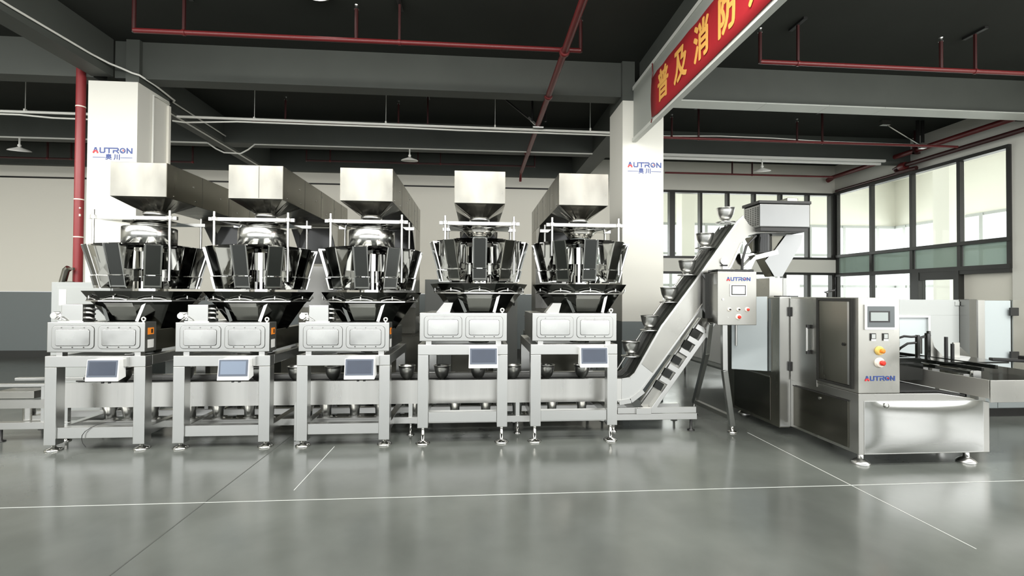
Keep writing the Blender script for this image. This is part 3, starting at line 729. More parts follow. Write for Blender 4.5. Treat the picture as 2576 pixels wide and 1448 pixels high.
# bowls riding the chain
BOWL = [(.030, 0), (.034, .004), (.03, .012), (.042, .02), (.062, .045), (.078, .085), (.087, .13), (.090, .155), (.0935, .157), (.0935, .161), (.087, .161), (.084, .13), (.074, .087), (.058, .05), (.03, .028), (.002, .024)]
bme = MB().lathe(BOWL, n=32).mesh('bowl_shell', 'cup')
ringm = MB().lathe([(.052, -.014), (.098, -.014), (.098, -.002), (.052, -.002)], n=24, closed=True).box(.09, .21, -.03, .03, -.012, -.004).mesh('carrier_ring', 'cup')
footm = MB().lathe([(.05, -.05), (.05, -.042), (.022, -.036), (.022, 0)], n=20).mesh('carrier_foot', 'cup')
def bowl(x, z, label, group, sloped, flip=False):
    t = thing('steel_bowl', label, 'bowl', (x, 5.28, z), group)
    if sloped: t.scale = (1.1, 1.1, 1.0)
    inst('bowl_shell', bme, t)
    inst('carrier_ring' if sloped else 'carrier_foot', ringm if sloped else footm, t)
    return t
g1 = 'steel bowls climbing the sloping conveyor'
for k, ((x, z), lb) in enumerate(zip(((1.765, .815), (1.985, 1.108), (2.215, 1.428), (2.425, 1.738), (2.637, 2.052), (2.885, 2.352)),
        ('lowest steel bowl on the sloping conveyor, just right of the last stand', 'second bowl up the sloping conveyor, above the lowest one',
         'third steel bowl up the slope, level with the control box buttons', 'fourth steel bowl up the slope, left of the control box top',
         'fifth steel bowl up the slope, below the topmost bowl', 'topmost steel bowl on the slope, beside the slotted hood'))):
    bowl(x, z, lb, g1, True)
g2 = 'steel bowls along the level conveyor'
lbl = {-3.83: None}
flatx = [(-3.68, 'steel bowl seen through the leftmost stand beside its left leg'), (-3.06, 'steel bowl just right of the leftmost stand, half behind its leg'),
         (-2.31, 'steel bowl behind the pale touch screen of the second stand'), (-1.92, 'steel bowl in the gap between second and middle stands'),
         (-1.53, 'steel bowl inside the middle stand, left of its screen'),
         (-.745, 'steel bowl standing free in the gap between middle and fourth stands'), (-.362, 'steel bowl inside the fourth stand near its left leg'),
         (.034, 'steel bowl under the screen of the fourth stand'), (.422, 'steel bowl in the gap between fourth and fifth stands'),
         (.80, 'steel bowl inside the rightmost stand beside its left leg'), (1.20, 'steel bowl under the screen of the rightmost stand')]
for x, lb in flatx: bowl(x, .555, lb, g2, False)
g3 = 'bowls hanging under the conveyor on the return run'
spots = ['under the conveyor in the leftmost stand, left', 'under the conveyor in the leftmost stand, middle', 'under the conveyor in the leftmost stand, right',
         'under the conveyor in the gap after the leftmost stand', 'under the conveyor in the second stand, left', 'under the conveyor in the second stand, middle', 'under the conveyor in the second stand, right',
         'under the conveyor in the gap before the middle stand', 'under the conveyor in the middle stand, left', 'under the conveyor in the middle stand, centre', 'under the conveyor in the middle stand, right', 'under the conveyor in the gap after the middle stand',
         'under the conveyor in the fourth stand, left', 'under the conveyor in the fourth stand, right', 'under the conveyor in the gap after the fourth stand', 'under the conveyor in the rightmost stand, left', 'under the conveyor in the rightmost stand, right']
xs = [-3.80, -3.62, -3.38, -3.0, -2.72, -2.40, -2.2, -1.80, -1.60, -1.30, -1.03, -.66, -.22, .12, .47, .86, 1.20]
retm = MB().lathe([(.042, .175), (.048, .18), (.052, .25), (.07, .30), (.085, .335)], n=24).mesh('bowl_shell', 'cup')
retf = MB().lathe([(.065, .160), (.065, .168), (.042, .174)], n=20).mesh('carrier_foot', 'cup')
for k, (x, s_) in enumerate(zip(xs, spots)):
    t = thing('return_bowl', 'underside of a steel bowl hanging '+s_, 'bowl', (x, 5.28, 0), g3)
    inst('bowl_shell', retm, t); inst('carrier_foot', retf, t)

# ------------------------------------------------------------------ control cabinet on its A-frame
cb = thing('control_cabinet', 'steel control cabinet on splayed legs in front of the sloping conveyor', 'control cabinet', (2.75, 4.9, 0))
def cbb(mb, name, m, parent=None, bevel=0, label=None):
    mb.v = [(v[0]-2.75, v[1]-4.9, v[2]) for v in mb.v]; return mb.build(name, m, parent or cb, bevel, label=label)
cbb(MB().box(2.545, 2.955, 4.815, 5.04, 1.20, 1.75), 'housing', 'sheet', bevel=.006)
dr = cbb(MB().box(2.536, 2.963, 4.797, 4.813, 1.188, 1.752), 'door', 'sheet', bevel=.005)
cbb(MB().box(2.55, 2.95, 4.82, 5.04, 1.751, 1.778), 'rain_lid', 'blackgloss', bevel=.008)
cbb(MB().box(2.50, 2.545, 5.0, 5.06, 1.25, 1.75), 'rear_bracket', 'blackgloss')
cbb(MB().box(2.541, 2.5445, 4.83, 4.89, 1.62, 1.73), 'side_plate', 'bright')
s = cbb(MB().rrect(2.667, 2.85, 1.492, 1.622, 4.789, 4.7965, .004), 'screen_frame', 'whitep', bevel=.002)
cbb(MB().box(2.682, 2.838, 4.7875, 4.7889, 1.506, 1.608), 'bezel', 'frame', s)
cbb(MB().box(2.692, 2.828, 4.786, 4.7874, 1.516, 1.599), 'display', 'screenw', s)
for x, z, r, top_m, lab in ((2.662, 1.353, .022, 'black', 'white button with dark centre'), (2.762, 1.353, .022, 'black', 'white button with dark centre'), (2.858, 1.353, .026, 'button', 'red push button'), (2.762, 1.274, .032, 'button', 'red mushroom button')):
    bt = cbb(MB().lathe([(r, 0), (r, .006), (r*.8, .01)], (x, 4.7968, z), 20, axis='y'), 'push_button', 'ivory', label=lab)
    cbb(MB().lathe([(r*(.55 if top_m == 'button' else .4), 0), (r*(.55 if top_m == 'button' else .4), .012), (r*.3, .016)], (x+.003, 4.787, z), 16, axis='y'), 'button_cap', top_m, bt)
cbb(MB().lathe([(.012, 0), (.012, .006)], (2.592, 4.7968, 1.46), 12, axis='y').lathe([(.005, 0), (.005, .004)], (2.647, 4.7968, 1.27), 10, axis='y'), 'lock', 'bright')
lg = logo(cb, (0, 0, 0), .26); lg.location = (2.634-2.75, 4.7965-4.9, 1.655)
def legp(pts, w, h, n):
    m = MB()
    for a, b in zip(pts[:-1], pts[1:]): m.bar(a, b, w, h, (0, 1, 0))
    return cbb(m, n, 'steel', bevel=.003)
fl = legp([(2.66, 4.90, 1.20), (2.67, 4.91, .70), (2.81, 5.01, .075)], .055, .05, 'leg')
rl = legp([(2.56, 5.0, 1.20), (2.62, 5.2, .85), (2.765, 5.80, .16)], .05, .05, 'leg')
cbb(MB().bar((2.765, 5.83, .165), (2.80, 5.0, .165), .05, .05), 'stretcher', 'bright', bevel=.003)
cbb(MB().lathe([(.05, 0), (.052, .008), (.04, .018), (.016, .026), (.016, .085)], (2.815, 5.015, 0), 20), 'foot', 'mirror', fl)
cbb(MB().lathe([(.05, 0), (.052, .008), (.04, .018), (.016, .026), (.016, .15)], (2.765, 5.82, 0), 16), 'foot', 'mirrord', rl)

# ------------------------------------------------------------------ packing machine on the right
pm = thing('packing_machine', 'large steel packing machine with upright screen console at the right front', 'packing machine', (4.0, 4.9, 0))
def pmb(mb, name, m, parent=None, bevel=0, label=None):
    mb.v = [(v[0]-4.0, v[1]-4.9, v[2]) for v in mb.v]; return mb.build(name, m, parent or pm, bevel, label=label)
XA, XB, YF = 3.38, 4.636, 3.95
base = pmb(MB().prism([(XA, .10), (XB, .10), (XB, .55), (4.45, .59), (4.15, .635), (XA, .638)], YF, 5.0), 'lower_cabinet', 'brush', bevel=.004)
nx, nz = 28, 14; vs = []
for j in range(nz+1):
    for i in range(nx+1):
        u_, v_ = i/nx, j/nz
        vs.append((XA+.055+1.135*u_, YF-.003-.014*(1-(2*u_-1)**4)*(1-(2*v_-1)**4)-.003*math.sin(9*u_+3*v_)*u_*(1-u_)*4*v_*(1-v_), .112+.456*v_))
pan_ = MB().add(vs, [(j*(nx+1)+i, j*(nx+1)+i+1, (j+1)*(nx+1)+i+1, (j+1)*(nx+1)+i) for j in range(nz) for i in range(nx)], True)
pan_.box(XA+.05, 4.575, YF-.0029, YF-.0005, .107, .573)
fp = pmb(pan_, 'front_panel', 'polish', label='polished lower front panel, slightly bulged')
pmb(MB().lathe([(.02, 0), (.022, .008), (.012, .01)], (3.63, YF-.010, .535), 20, axis='y'), 'panel_lock', 'mirror', fp)
pmb(MB().box(XA, 3.772, YF, 4.86, .64, 1.488), 'console', 'sheet', bevel=.005)
# console front
s = pmb(MB().rrect(3.435, 3.725, 1.203, 1.427, YF-.014, YF-.0005, .004), 'screen_frame', 'whitep', bevel=.003)
pmb(MB().box(3.453, 3.71, YF-.0155, YF-.0142, 1.226, 1.412), 'bezel', mat('bezel_slate', (.10, .115, .12), .3), s)
pmb(MB().box(3.47, 3.665, YF-.0172, YF-.0157, 1.27, 1.37), 'screen_border', 'black', s)
pmb(MB().box(3.482, 3.645, YF-.0185, YF-.0174, 1.283, 1.358), 'display', 'screeng', s)
for x in (3.515, 3.632):
    g = pmb(MB().box(x-.024, x+.024, YF-.009, YF-.0005, 1.11, 1.172), 'temperature_gauge', 'frame')
    pmb(MB().box(x-.017, x+.017, YF-.0105, YF-.0092, 1.128, 1.165), 'display', 'cabinet', g)
    pmb(MB().box(x-.022, x+.022, YF-.0105, YF-.0092, 1.106, 1.122), 'label_strip', 'paper', g)
for z, r, ring, lab in ((1.018, .033, 'yellow', 'orange button in yellow ring'), (.912, .038, 'ivory', 'red mushroom button in pale ring')):
    bt = pmb(MB().lathe([(r*1.25, 0), (r*1.25, .004), (r, .02)], (3.575, YF-.0005, z), 24, axis='y'), 'push_button', ring, label=lab)
    pmb(MB().lathe([(r*.55, 0), (r*.6, .012), (r*.62, .022), (r*.3, .026)], (3.58, YF-.018, z), 20, axis='y'), 'button_cap', 'button' if ring == 'ivory' else 'orange', bt)
lg = logo(pm, (0, 0, 0), .282); lg.location = (3.44-4.0, YF-.001-4.9, .752)
# left flank: doors, hinges, lower panels
X = XA
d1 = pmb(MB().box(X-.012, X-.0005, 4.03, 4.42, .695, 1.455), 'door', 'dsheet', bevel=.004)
fr = MB()
for a in ((4.005, 4.03, .67, 1.48), (4.42, 4.445, .67, 1.48), (4.03, 4.42, .67, .693), (4.03, 4.42, 1.457, 1.48)): fr.box(X-.02, X-.0005, a[0], a[1], a[2], a[3])
pmb(fr, 'door_frame', 'frame', d1)
pmb(MB().box(X-.018, X-.0125, 4.032, 4.055, .70, 1.45), 'door_edge', 'bright', d1)
pmb(MB().lathe([(.013, 0), (.015, .012)], (X-.0125, 4.10, 1.06), 14, axis='x'), 'lock', 'black', d1)
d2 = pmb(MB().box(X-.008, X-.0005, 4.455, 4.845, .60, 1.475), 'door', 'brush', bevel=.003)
hd = pmb(MB().tube([(X-.04, 4.55, 1.18), (X-.04, 4.55, .945)], .012, 10), 'handle', 'bright', d2)
for z in (1.19, .935): pmb(MB().lathe([(.018, -.02), (.018, .02)], (X-.03, 4.55, z), 12), 'handle_mount', 'black', hd)
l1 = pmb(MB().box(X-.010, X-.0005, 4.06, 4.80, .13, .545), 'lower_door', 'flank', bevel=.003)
pmb(MB().box(X-.016, X-.0105, 4.06, 4.80, .546, .556), 'drip_edge', 'frame', l1)
pmb(MB().lathe([(.013, 0), (.013, .008)], (X-.0105, 4.41, .50), 14, axis='x'), 'lock', 'bright', l1)
# second bay, standing a little proud
XP = 3.262
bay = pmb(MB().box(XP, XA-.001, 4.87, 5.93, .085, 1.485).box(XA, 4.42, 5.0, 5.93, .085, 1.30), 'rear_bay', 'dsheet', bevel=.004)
pmb(MB().box(XP-.001, XA-.002, 4.858, 4.8695, .10, 1.49), 'corner_strip', 'bright', bay)
for z in (1.33, .745):
    pmb(MB().box(3.355, 3.395, 4.83, 4.857, z-.05, z+.05), 'hinge', 'black', bay, bevel=.004)
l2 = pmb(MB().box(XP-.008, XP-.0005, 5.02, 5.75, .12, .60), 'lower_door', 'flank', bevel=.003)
pmb(MB().box(XP-.012, XP-.0085, 5.02, 5.75, .605, .615), 'drip_edge', 'bright', l2)
pmb(MB().box(XP-.006, XP-.0005, 5.0, 5.85, .66, 1.47), 'opening', 'mirrord', bay, label='dark steel opening behind the guard door')
gd = pmb(MB().bar((3.25, 5.06, 1.075), (2.93, 5.23, 1.075), .012, .83), 'guard_door', 'frost', bevel=.003, label='frosted pale guard door standing ajar')
pmb(MB().tube([(2.965, 5.195, 1.26), (2.965, 5.195, .93)], .012, 10), 'handle', 'bright', gd)
for (x, y) in ((3.455, 4.02), (4.46, 4.0), (3.42, 5.80), (4.5, 5.7)):
    pmb(MB().lathe([(.074, 0), (.076, .012), (.062, .026), (.034, .045), (.024, .05), (.024, .105)], (x, y, 0), 24), 'foot', 'bright')
# infeed box under the funnel and small things on the roof
pmb(MB().box(3.30, 3.46, 5.10, 5.40, 1.486, 1.70), 'infeed_box', 'sheet', bevel=.004)
pmb(MB().box(3.465, 3.66, 5.10, 5.40, 1.489, 1.70), 'infeed_window', mat('clear_guard', (.85, .87, .87), .05, alpha=.45), label='clear guard on the roof')
pmb(MB().box(3.32, 3.42, 4.92, 5.05, 1.486, 1.50).box(3.40, 3.5, 4.9, 5.0, 1.489, 1.50), 'roof_cap', 'black')
pmb(MB().tube([(3.60, 4.6, 1.489), (3.60, 4.6, 1.53), (3.57, 4.6, 1.54), (3.62, 4.6, 1.55), (3.68, 4.6, 1.56)], .01, 8), 'roof_hook', 'black')
# outfeed trough, guides and cams
of = thing('outfeed_conveyor', 'steel outfeed trough with black guide rails and posts, right of the console', 'conveyor', (4.9, 4.6, 0))
def ofb(mb, name, m, parent=None, bevel=0, label=None):
    mb.v = [(v[0]-4.9, v[1]-4.6, v[2]) for v in mb.v]; return mb.build(name, m, parent or of, bevel, label=label)
XO = 4.53
ofb(MB().box(XO, XO+.012, 3.862, 5.4, .60, .765), 'trough_side', 'trough', bevel=.002)
ofb(MB().box(XO, 5.3, 3.85, 3.862, .57, .765), 'trough_end', 'brush', bevel=.002)
ofb(MB().box(XO+.013, 5.3, 3.863, 5.4, .60, .63), 'trough_bed', 'blackgloss')
ofb(MB().box(5.29, 5.302, 3.87, 5.4, .60, .80), 'trough_side', 'mirror')
for x, z in ((XO+.05, .80), (XO+.16, .83), (XO+.30, .85)):
    ofb(MB().bar((x, 4.05, z), (x, 5.4, z), .03, .035), 'guide_rail', 'mirror' if x < 4.6 else 'blackgloss', bevel=.004)
for y in (4.1, 4.5, 4.95, 5.3):
    ofb(MB().box(XO+.02, XO+.075, y, y+.035, .631, .78).box(XO+.12, XO+.2, y, y+.03, .631, .81), 'rail_clamp', 'bright')
ofb(MB().box(XO+.05, 5.26, 4.3, 4.72, .845, .8615), 'slide_plate', 'blackgloss')
ofb(MB().bar((5.0, 4.25, .895), (5.30, 4.1, .895), .07, .03).box(5.2, 5.3, 4.05, 4.18, .90, .94), 'swing_arm', 'black', bevel=.008)
for x, y, z0, z1, r in ((4.59, 4.6, .84, 1.10, .016), (4.70, 4.6, .84, 1.12, .018), (4.735, 4.62, .87, 1.14, .014)):
    ofb(MB().box(x-r, x+r, y-r, y+r, z0, z1), 'cam_post', 'blackgloss', bevel=.006)
ofb(MB().box(4.625, 4.675, 4.63, 4.65, .90, 1.06), 'cam_plate', 'sheet', bevel=.003)
ofb(MB().bar((4.58, 4.6, 1.06), (4.74, 4.61, 1.10), .02, .02), 'cam_link', 'black')
for x, y, z1 in ((4.91, 4.6, 1.08), (4.96, 4.58, 1.01)):
    ofb(MB().tube([(x, y, .862), (x, y, z1)], .016, 10), 'guide_pin', 'black')
ofb(MB().prism([(4.76, .862), (4.94, .862), (4.92, .89), (4.84, .97), (4.80, 1.09), (4.76, 1.09)], 4.66, 4.67), 'side_fin', 'sheet')
ofb(MB().prism([(5.05, .862), (5.21, .862), (5.18, .90), (5.10, .97), (5.05, .99)], 4.62, 4.63), 'side_fin', 'mirrord')
ofb(MB().box(4.995, 5.065, 4.60, 4.615, .862, 1.02), 'side_block', 'sheet')
ofb(MB().tube([(4.40, 4.75, .92), (4.42, 4.68, 1.05), (4.47, 4.63, 1.085), (4.53, 4.61, 1.08), (4.59, 4.60, 1.085)], .012, 8).tube([(4.44, 4.72, .88), (4.46, 4.66, .96), (4.50, 4.62, 1.01), (4.58, 4.60, 1.02)], .012, 8), 'air_hose', 'black')
ofb(MB().lathe([(.09, 0), (.10, .03), (.06, .05)], (4.50, 4.85, .98), 18).box(4.46, 4.54, 4.81, 4.89, .863, .98), 'cam_wheel', 'cabinet')
ofb(MB().box(3.79, 4.5, 4.45, 4.95, .66, .83), 'drive_housing', 'blackgloss')
ofb(MB().prism([(3.785, .642), (4.15, .642), (4.44, .598), (4.44, .612), (4.15, .655), (3.785, .655)], 3.985, 4.95), 'dark_fill_sheet', 'black')  # black sheet added to darken the gap and cover the bright top
ofb(MB().bar((3.9, 4.5, .855), (4.5, 4.5, .855), .06, .05), 'drive_shaft', 'blackgloss')
ofb(MB().box(3.98, 4.02, 4.3, 4.34, .645, .76), 'stay', 'bright')
for x in (4.65, 5.2): ofb(MB().box(x, x+.05, 4.95, 5.0, 0, .599) if x > 4.7 else MB().box(x, x+.05, 5.1, 5.15, 0, .599), 'leg', 'steel')
# guard enclosure behind, and the cabinet at the frame edge
ge = thing('guard_enclosure', 'pale steel enclosure wall with square window behind the outfeed trough', 'enclosure', (5.6, 5.6, 0))
def geb(mb, name, m, parent=None, bevel=0, label=None):
    mb.v = [(v[0]-5.6, v[1]-5.6, v[2]) for v in mb.v]; return mb.build(name, m, parent or ge, bevel, label=label)
w = MB(); w.box(5.0, 6.05, 5.5, 5.53, 1.27, 1.462).box(5.0, 5.17, 5.5, 5.53, .12, 1.269).box(5.65, 6.05, 5.5, 5.53, .12, 1.269).box(5.171, 5.649, 5.5, 5.53, .12, .72)
geb(w, 'wall_panel', 'cabw')
fr = MB()
for a in ((5.17, 5.20, .721, 1.268), (5.62, 5.649, .721, 1.268), (5.2, 5.62, 1.24, 1.268), (5.2, 5.62, .721, .75)): fr.box(a[0], a[1], 5.485, 5.54, a[2], a[3])
geb(fr, 'window_frame', 'bright')
geb(MB().box(5.2, 5.62, 5.51, 5.516, .75, 1.24), 'window_pane', 'frost')
geb(MB().box(5.99, 6.045, 5.49, 5.499, 1.39, 1.44), 'vent_plate', 'cabinet')
for x in (5.05, 6.0): geb(MB().box(x-.02, x+.02, 5.5, 5.54, 0, .119), 'foot', 'black')
gc = thing('guard_cabinet', 'tall steel guard cabinet with black hinges at the right picture edge', 'cabinet', (6.6, 5.5, 0))
def gcb(mb, name, m, parent=None, bevel=0, label=None):
    mb.v = [(v[0]-6.6, v[1]-5.5, v[2]) for v in mb.v]; return mb.build(name, m, parent or gc, bevel, label=label)
gcb(MB().box(6.055, 6.16, 5.38, 5.52, .12, 1.47), 'corner_post', 'mirrord')
gcb(MB().box(6.16, 6.25, 5.37, 5.52, .12, 1.46), 'corner_strip', 'bright')
gcb(MB().box(6.251, 6.62, 5.39, 5.41, .42, 1.455), 'guard_panel', 'frost')
gcb(MB().box(6.63, 7.4, 5.37, 5.41, .42, 1.465), 'guard_panel', 'sheet')
for z in (1.32, .78): gcb(MB().box(6.57, 6.68, 5.345, 5.368, z-.05, z+.05), 'hinge', 'black', bevel=.004)
gcb(MB().box(6.055, 7.4, 5.42, 6.1, .12, .41).box(6.17, 7.4, 5.53, 6.1, .41, 1.45), 'carcass', 'cabblue')
gcb(MB().box(6.1, 6.45, 5.405, 5.4195, .13, .41), 'lower_panel', 'cabblue'); gcb(MB().box(6.46, 7.4, 5.405, 5.4195, .13, .41), 'lower_panel', 'cabblue')
gcb(MB().box(6.2, 7.35, 5.5, 6.0, 0, .119), 'plinth', 'black')

# ------------------------------------------------------------------ logos, banner
for x, lab, nm in ((-5.06, 'blue and red company lettering on left column, partly behind steel hopper', 0), (2.172, 'blue and red company lettering on the right white column, fully visible', 1)):
    t = thing('wall_lettering', lab, 'sign', (x, 6.649, 3.34), 'company lettering on the columns')
    logo(t, (0, 0, 0), .495)
    MB().box(0, .155, -.0015, 0, -.062, -.054).box(.345, .495, -.0015, 0, -.062, -.054).build('rule_line', 'blue', t)
    text_mb('奥 川', .082, Matrix.Translation((.25, -.0005, -.055)) @ FRONT, .0, 1, .0015, .0022).build('small_lettering', 'blue', t)
bn = thing('red_banner', 'red cloth banner with gold characters along the overhead boxing panel', 'banner', (2.22, 4.2, 4.04))
nb = 24; vs = []
for k in range(nb+1):
    y = 5.84-(5.84-1.6)*k/nb; dx = .006*math.sin(k*1.7)
    zl = 3.735+(.02 if k == 0 else 0); zu = 4.275-(.012 if k % 5 == 2 else 0)-(.03 if k == 0 else 0)
    for j in range(5): vs.append((2.218+dx*(.3+.7*math.sin(j*PI/4))-2.22, y-4.2+(.03*math.sin(j*PI/4) if k == 0 else 0), zl+(zu-zl)*j/4-4.04))
fs = [(k*5+j, (k+1)*5+j, (k+1)*5+j+1, k*5+j+1) for k in range(nb) for j in range(4)]
cl = MB().add(vs, fs, True).build('cloth', 'ban', bn)
sd = cl.modifiers.new('thickness', 'SOLIDIFY'); sd.thickness = .003
for ch, y in (('普', 5.46), ('及', 4.98), ('消', 4.50), ('防', 4.02), ('知', 3.52), ('识', 3.02)):
    text_mb(ch, .40, Matrix.Translation((-.012, y-4.2, -.04)) @ SIDE, .0, .82, .001, .011).build('gold_character', 'gold', bn)
MB().tube([(0, 5.84-4.2, 4.24-4.04), (-.004, 5.80-4.2, 4.30-4.04), (.0, 5.83-4.2, 4.44-4.04)], .008, 6).tube([(0, 5.84-4.2, 3.74-4.04), (0, 5.87-4.2, 3.70-4.04)], .006, 6).build('tie_cord', 'red', bn)

# ------------------------------------------------------------------ sprinkler pipes
def pipe_run(label, y, z, x0, x1, r, drops=(), hangers=(), m='red', group='red sprinkler branch pipes'):
    t = thing('sprinkler_pipe', label, 'pipe', ((x0+x1)/2, y, z), group)
    cx = (x0+x1)/2
    MB().tube([(x0-cx, 0, 0), (x1-cx, 0, 0)], r, 12).build('pipe', m, t)
    for x in drops:
        d = MB().tube([(x-cx, 0, -.02), (x-cx, 0, min(.36, SL-z-.10))], r*.8, 10).build('riser', 'redd', t)
        MB().lathe([(r*1.0, 0), (r*.6, .03), (r*.9, .05)], (x-cx, 0, min(.36, SL-z-.10)), 10).build('sprinkler_head', 'bright', d)
    for x in hangers:
        h = MB().box(x-cx-.013, x-cx+.013, -.013, .013, r, SL-z-.012).build('hanger', 'redd', t)
        MB().box(x-cx-.025, x-cx+.025, -.14, .14, SL-z-.03, SL-z-.001).build('ceiling_bracket', 'black', h)
        MB().lathe([(r*1.25, -.015), (r*1.25, .015)], (x-cx, 0, 0), 12, axis='x').build('pipe_clip', 'red', h)
    return t
pipe_run('red sprinkler pipe across the near left bay, closest run to the camera', 5.54, 4.41, -3.81, 1.23, .027, (-3.81, -1.39, 1.23), (-3.28, -.9))
pipe_run('red sprinkler pipe across the near right bay, right of the banner', 5.54, 4.375, 3.47, 9.2, .027, (3.47, 5.87), (3.96, 6.34))
pipe_run('thin red sprinkler pipe in right bay behind cross beam, near right window', 8.1, 4.28, 2.9, 8.9, .022, (3.44, 5.77), (3.93, 6.25))
pipe_run('red sprinkler pipe behind the left cross beam, mostly hidden by white conduits', 8.1, 4.345, -3.7, .2, .02, (-3.17, -1.32), (-.83,))
pipe_run('red sprinkler pipe close to the back window band wall', 10.5, 4.30, 4.3, 8.35, .022, (5.9,), (6.38,))
pipe_run('dim red sprinkler pipe high at the back between the columns', 10.5, 4.36, -3.67, 1.3, .02, (-3.66, -1.28, 1.3), (-3.16, -.79), m='redd')
pipe_run('dim red sprinkler pipe at the far left back behind round lamp', 10.5, 4.26, -11, -6.0, .02, (), (-8.87, -8.41, -6.0), m='redd')
t = thing('main_sprinkler_pipe', 'thick red pipe running away along the ceiling toward the back wall', 'pipe', (1.036, 7, 4.36))
MB().tube([(0, -8.5, .03), (0, -.3, .03), (0, 3.9, -.02)], .042, 14).tube([(0, 3.9, -.02), (0, 4.05, -.07), (0, 4.1, -.2)], .03, 10).build('pipe', 'red', t)
for y, nm in ((-1.46, 0), (-.2, 1), (2.6, 0)):
    MB().lathe([(.056, -.03), (.062, -.02), (.062, .02), (.056, .03)], (0, y, .025), 16, axis='y').build('coupling', 'red', t)
for x, y in ((-.12, .75), (.10, .75)): MB().tube([(x, y, .0), (x, y, SL-4.36-.002)], .018, 8).build('hanger', 'black', t)
MB().bar((-.62, 1.0, .50), (-.03, .95, .02), .035, .02).build('sway_brace', 'black', t)
MB().bar((-.16, .96, .14), (-.02, .95, .0), .05, .03).tube([(-.09, .93, -.03), (.09, .93, -.03)], .03, 8).build('brace_clamp', 'bright', t)
t = thing('red_riser_pipe', 'thick vertical red pipe left of the left white column', 'pipe', (-5.275, 6.72, 0))
MB().tube([(0, 0, .002), (0, 0, 4.878)], .053, 16).build('pipe', 'redr', t)
MB().lathe([(.056, 3.96), (.056, 3.975)], n=16).lathe([(.056, 2.72), (.056, 2.735)], n=16).lathe([(.056, 2.22), (.056, 2.235)], n=16).build('pipe_band', 'ivory', t)
MB().box(.035, .05, -.045, -.03, 2.5, 2.53).box(.035, .05, -.045, -.03, 2.60, 2.62).build('bracket_bolt', 'ivory', t)
t = thing('wall_sprinkler_pipe', 'upper of the two red pipes along the right wall above the tall windows', 'pipe', (8.93, 9, 4.48), 'red pipes along the right wall')
MB().tube([(0, -6, 0), (0, 2.33, 0)], .05, 12).tube([(.03, 2.3, .0), (.03, 2.42, -.03)], .06, 10).build('pipe', 'red', t)
for y in (-1.9, .55, -.05): MB().box(-.03, .03, y-.03, y+.03, .05, SL-4.48-.001).build('hanger', 'redd', t)
for y in (-1.9, -.05): MB().box(-.07, .06, y-.03, y+.03, -.08, -.05).box(-.07, -.03, y-.02, y+.02, -.08, .1).build('pipe_cradle', 'redd', t)
t = thing('wall_sprinkler_pipe', 'lower red pipe hooked at its end, along the right wall just above windows', 'pipe', (9.12, 9, 4.30), 'red pipes along the right wall')
MB().tube([(0, -6, 0), (0, .2, 0), (0, .55, -.0), (.0, .66, -.02), (.02, .62, -.09), (.06, .2, -.11)], .045, 12).build('pipe', 'redd', t)
MB().tube([(.08, .3, -.11), (.08, 2.45, -.11)], .03, 10).build('return_pipe', 'redd', t)
MB().lathe([(.075, -.07), (.085, 0), (.075, .07)], (0, .45, -.01), 14, axis='y').build('valve', 'red', t)
t = thing('pipe_brace', 'slanted steel sway brace under the ceiling by the right wall', 'brace', (8.2, 8.4, 4.55))
MB().bar((-.35, .1, .27), (.3, 0, -.17), .03, .02).build('strut', 'mirror', t)
MB().box(-.45, -.28, .06, .14, .24, .329).box(.25, .36, -.04, .04, -.22, -.12).build('clamp', 'bright', t)
for x in (.22, .32): MB().box(x, x+.05, .02, .05, -.14, .329).build('channel', 'black', t)

# ------------------------------------------------------------------ white conduits, lamps and cables
def conduit(label, pts, r=.014, rods=(), sag=None):
    t = thing('conduit', label, 'conduit', pts[0], 'white electric conduits')
    o = Vector(pts[0]); q = [tuple(Vector(p)-o) for p in pts]
    MB().tube(q, r, 8).build('tube', 'cable', t)
    for x in rods:
        MB().tube([(x-o.x, 0, 0), (x-o.x, 0, SL-o.z-.001)], .005, 6).build('hanging_rod', 'cable', t)
        MB().box(x-o.x-.012, x-o.x+.012, -.02, .02, -.02, .03).build('rod_clip', 'cable', t)
    return t
conduit('upper white conduit on hanging rods across the middle bay', [(-4.82, 8.0, 4.335), (2.34, 8.0, 4.30)], .022, (-3.62, -1.51, .31, 1.95))
conduit('lower white cable running just under the rod hung conduit', [(-4.9, 8.02, 4.27), (-4.7, 8.02, 4.25), (-3.9, 8.02, 4.29), (-1.2, 8.02, 4.28), (-.3, 8.02, 4.265), (1.2, 8.02, 4.265), (2.3, 8.02, 4.26)], .014)
conduit('upper white conduit at far left behind red riser pipe', [(-13.9, 8.0, 4.345), (-5.14, 8.0, 4.325)], .022, (-7.1,))
conduit('drooping white cable at far left below the upper conduit', [(-13.9, 8.02, 4.30), (-7.2, 8.02, 4.29), (-6.7, 8.02, 4.255), (-5.14, 8.02, 4.24)], .014)
conduit('white lamp conduit under the second beam at far left', [(-13.9, 9.40, 4.35), (-5.12, 9.40, 4.35)], .016)
conduit('white lamp conduit that dips under the left beam and runs to the middle lamp', [(-5.7, 9.40, 4.35), (-5.1, 9.40, 4.345), (-4.95, 9.40, 4.24), (-4.8, 9.40, 4.17), (-4.5, 9.40, 4.16), (-4.36, 9.40, 4.24), (-4.24, 9.40, 4.345), (-1.2, 9.40, 4.35), (2.34, 9.40, 4.35)], .014)
conduit('white cable sweeping along the left beam from the top left corner', [(-4.84, 1.0, 4.46), (-4.84, 5.28, 4.46), (-4.84, 6.3, 4.49), (-4.80, 6.55, 4.49), (-4.71, 6.63, 4.47), (-4.57, 6.63, 4.41), (-4.48, 6.63, 4.385), (-4.47, 6.92, 4.38), (-4.47, 7.25, 4.35), (-4.56, 7.5, 4.40), (-4.80, 7.85, 4.51), (-4.80, 9.33, 4.50), (-4.80, 9.44, 4.50)], .013)
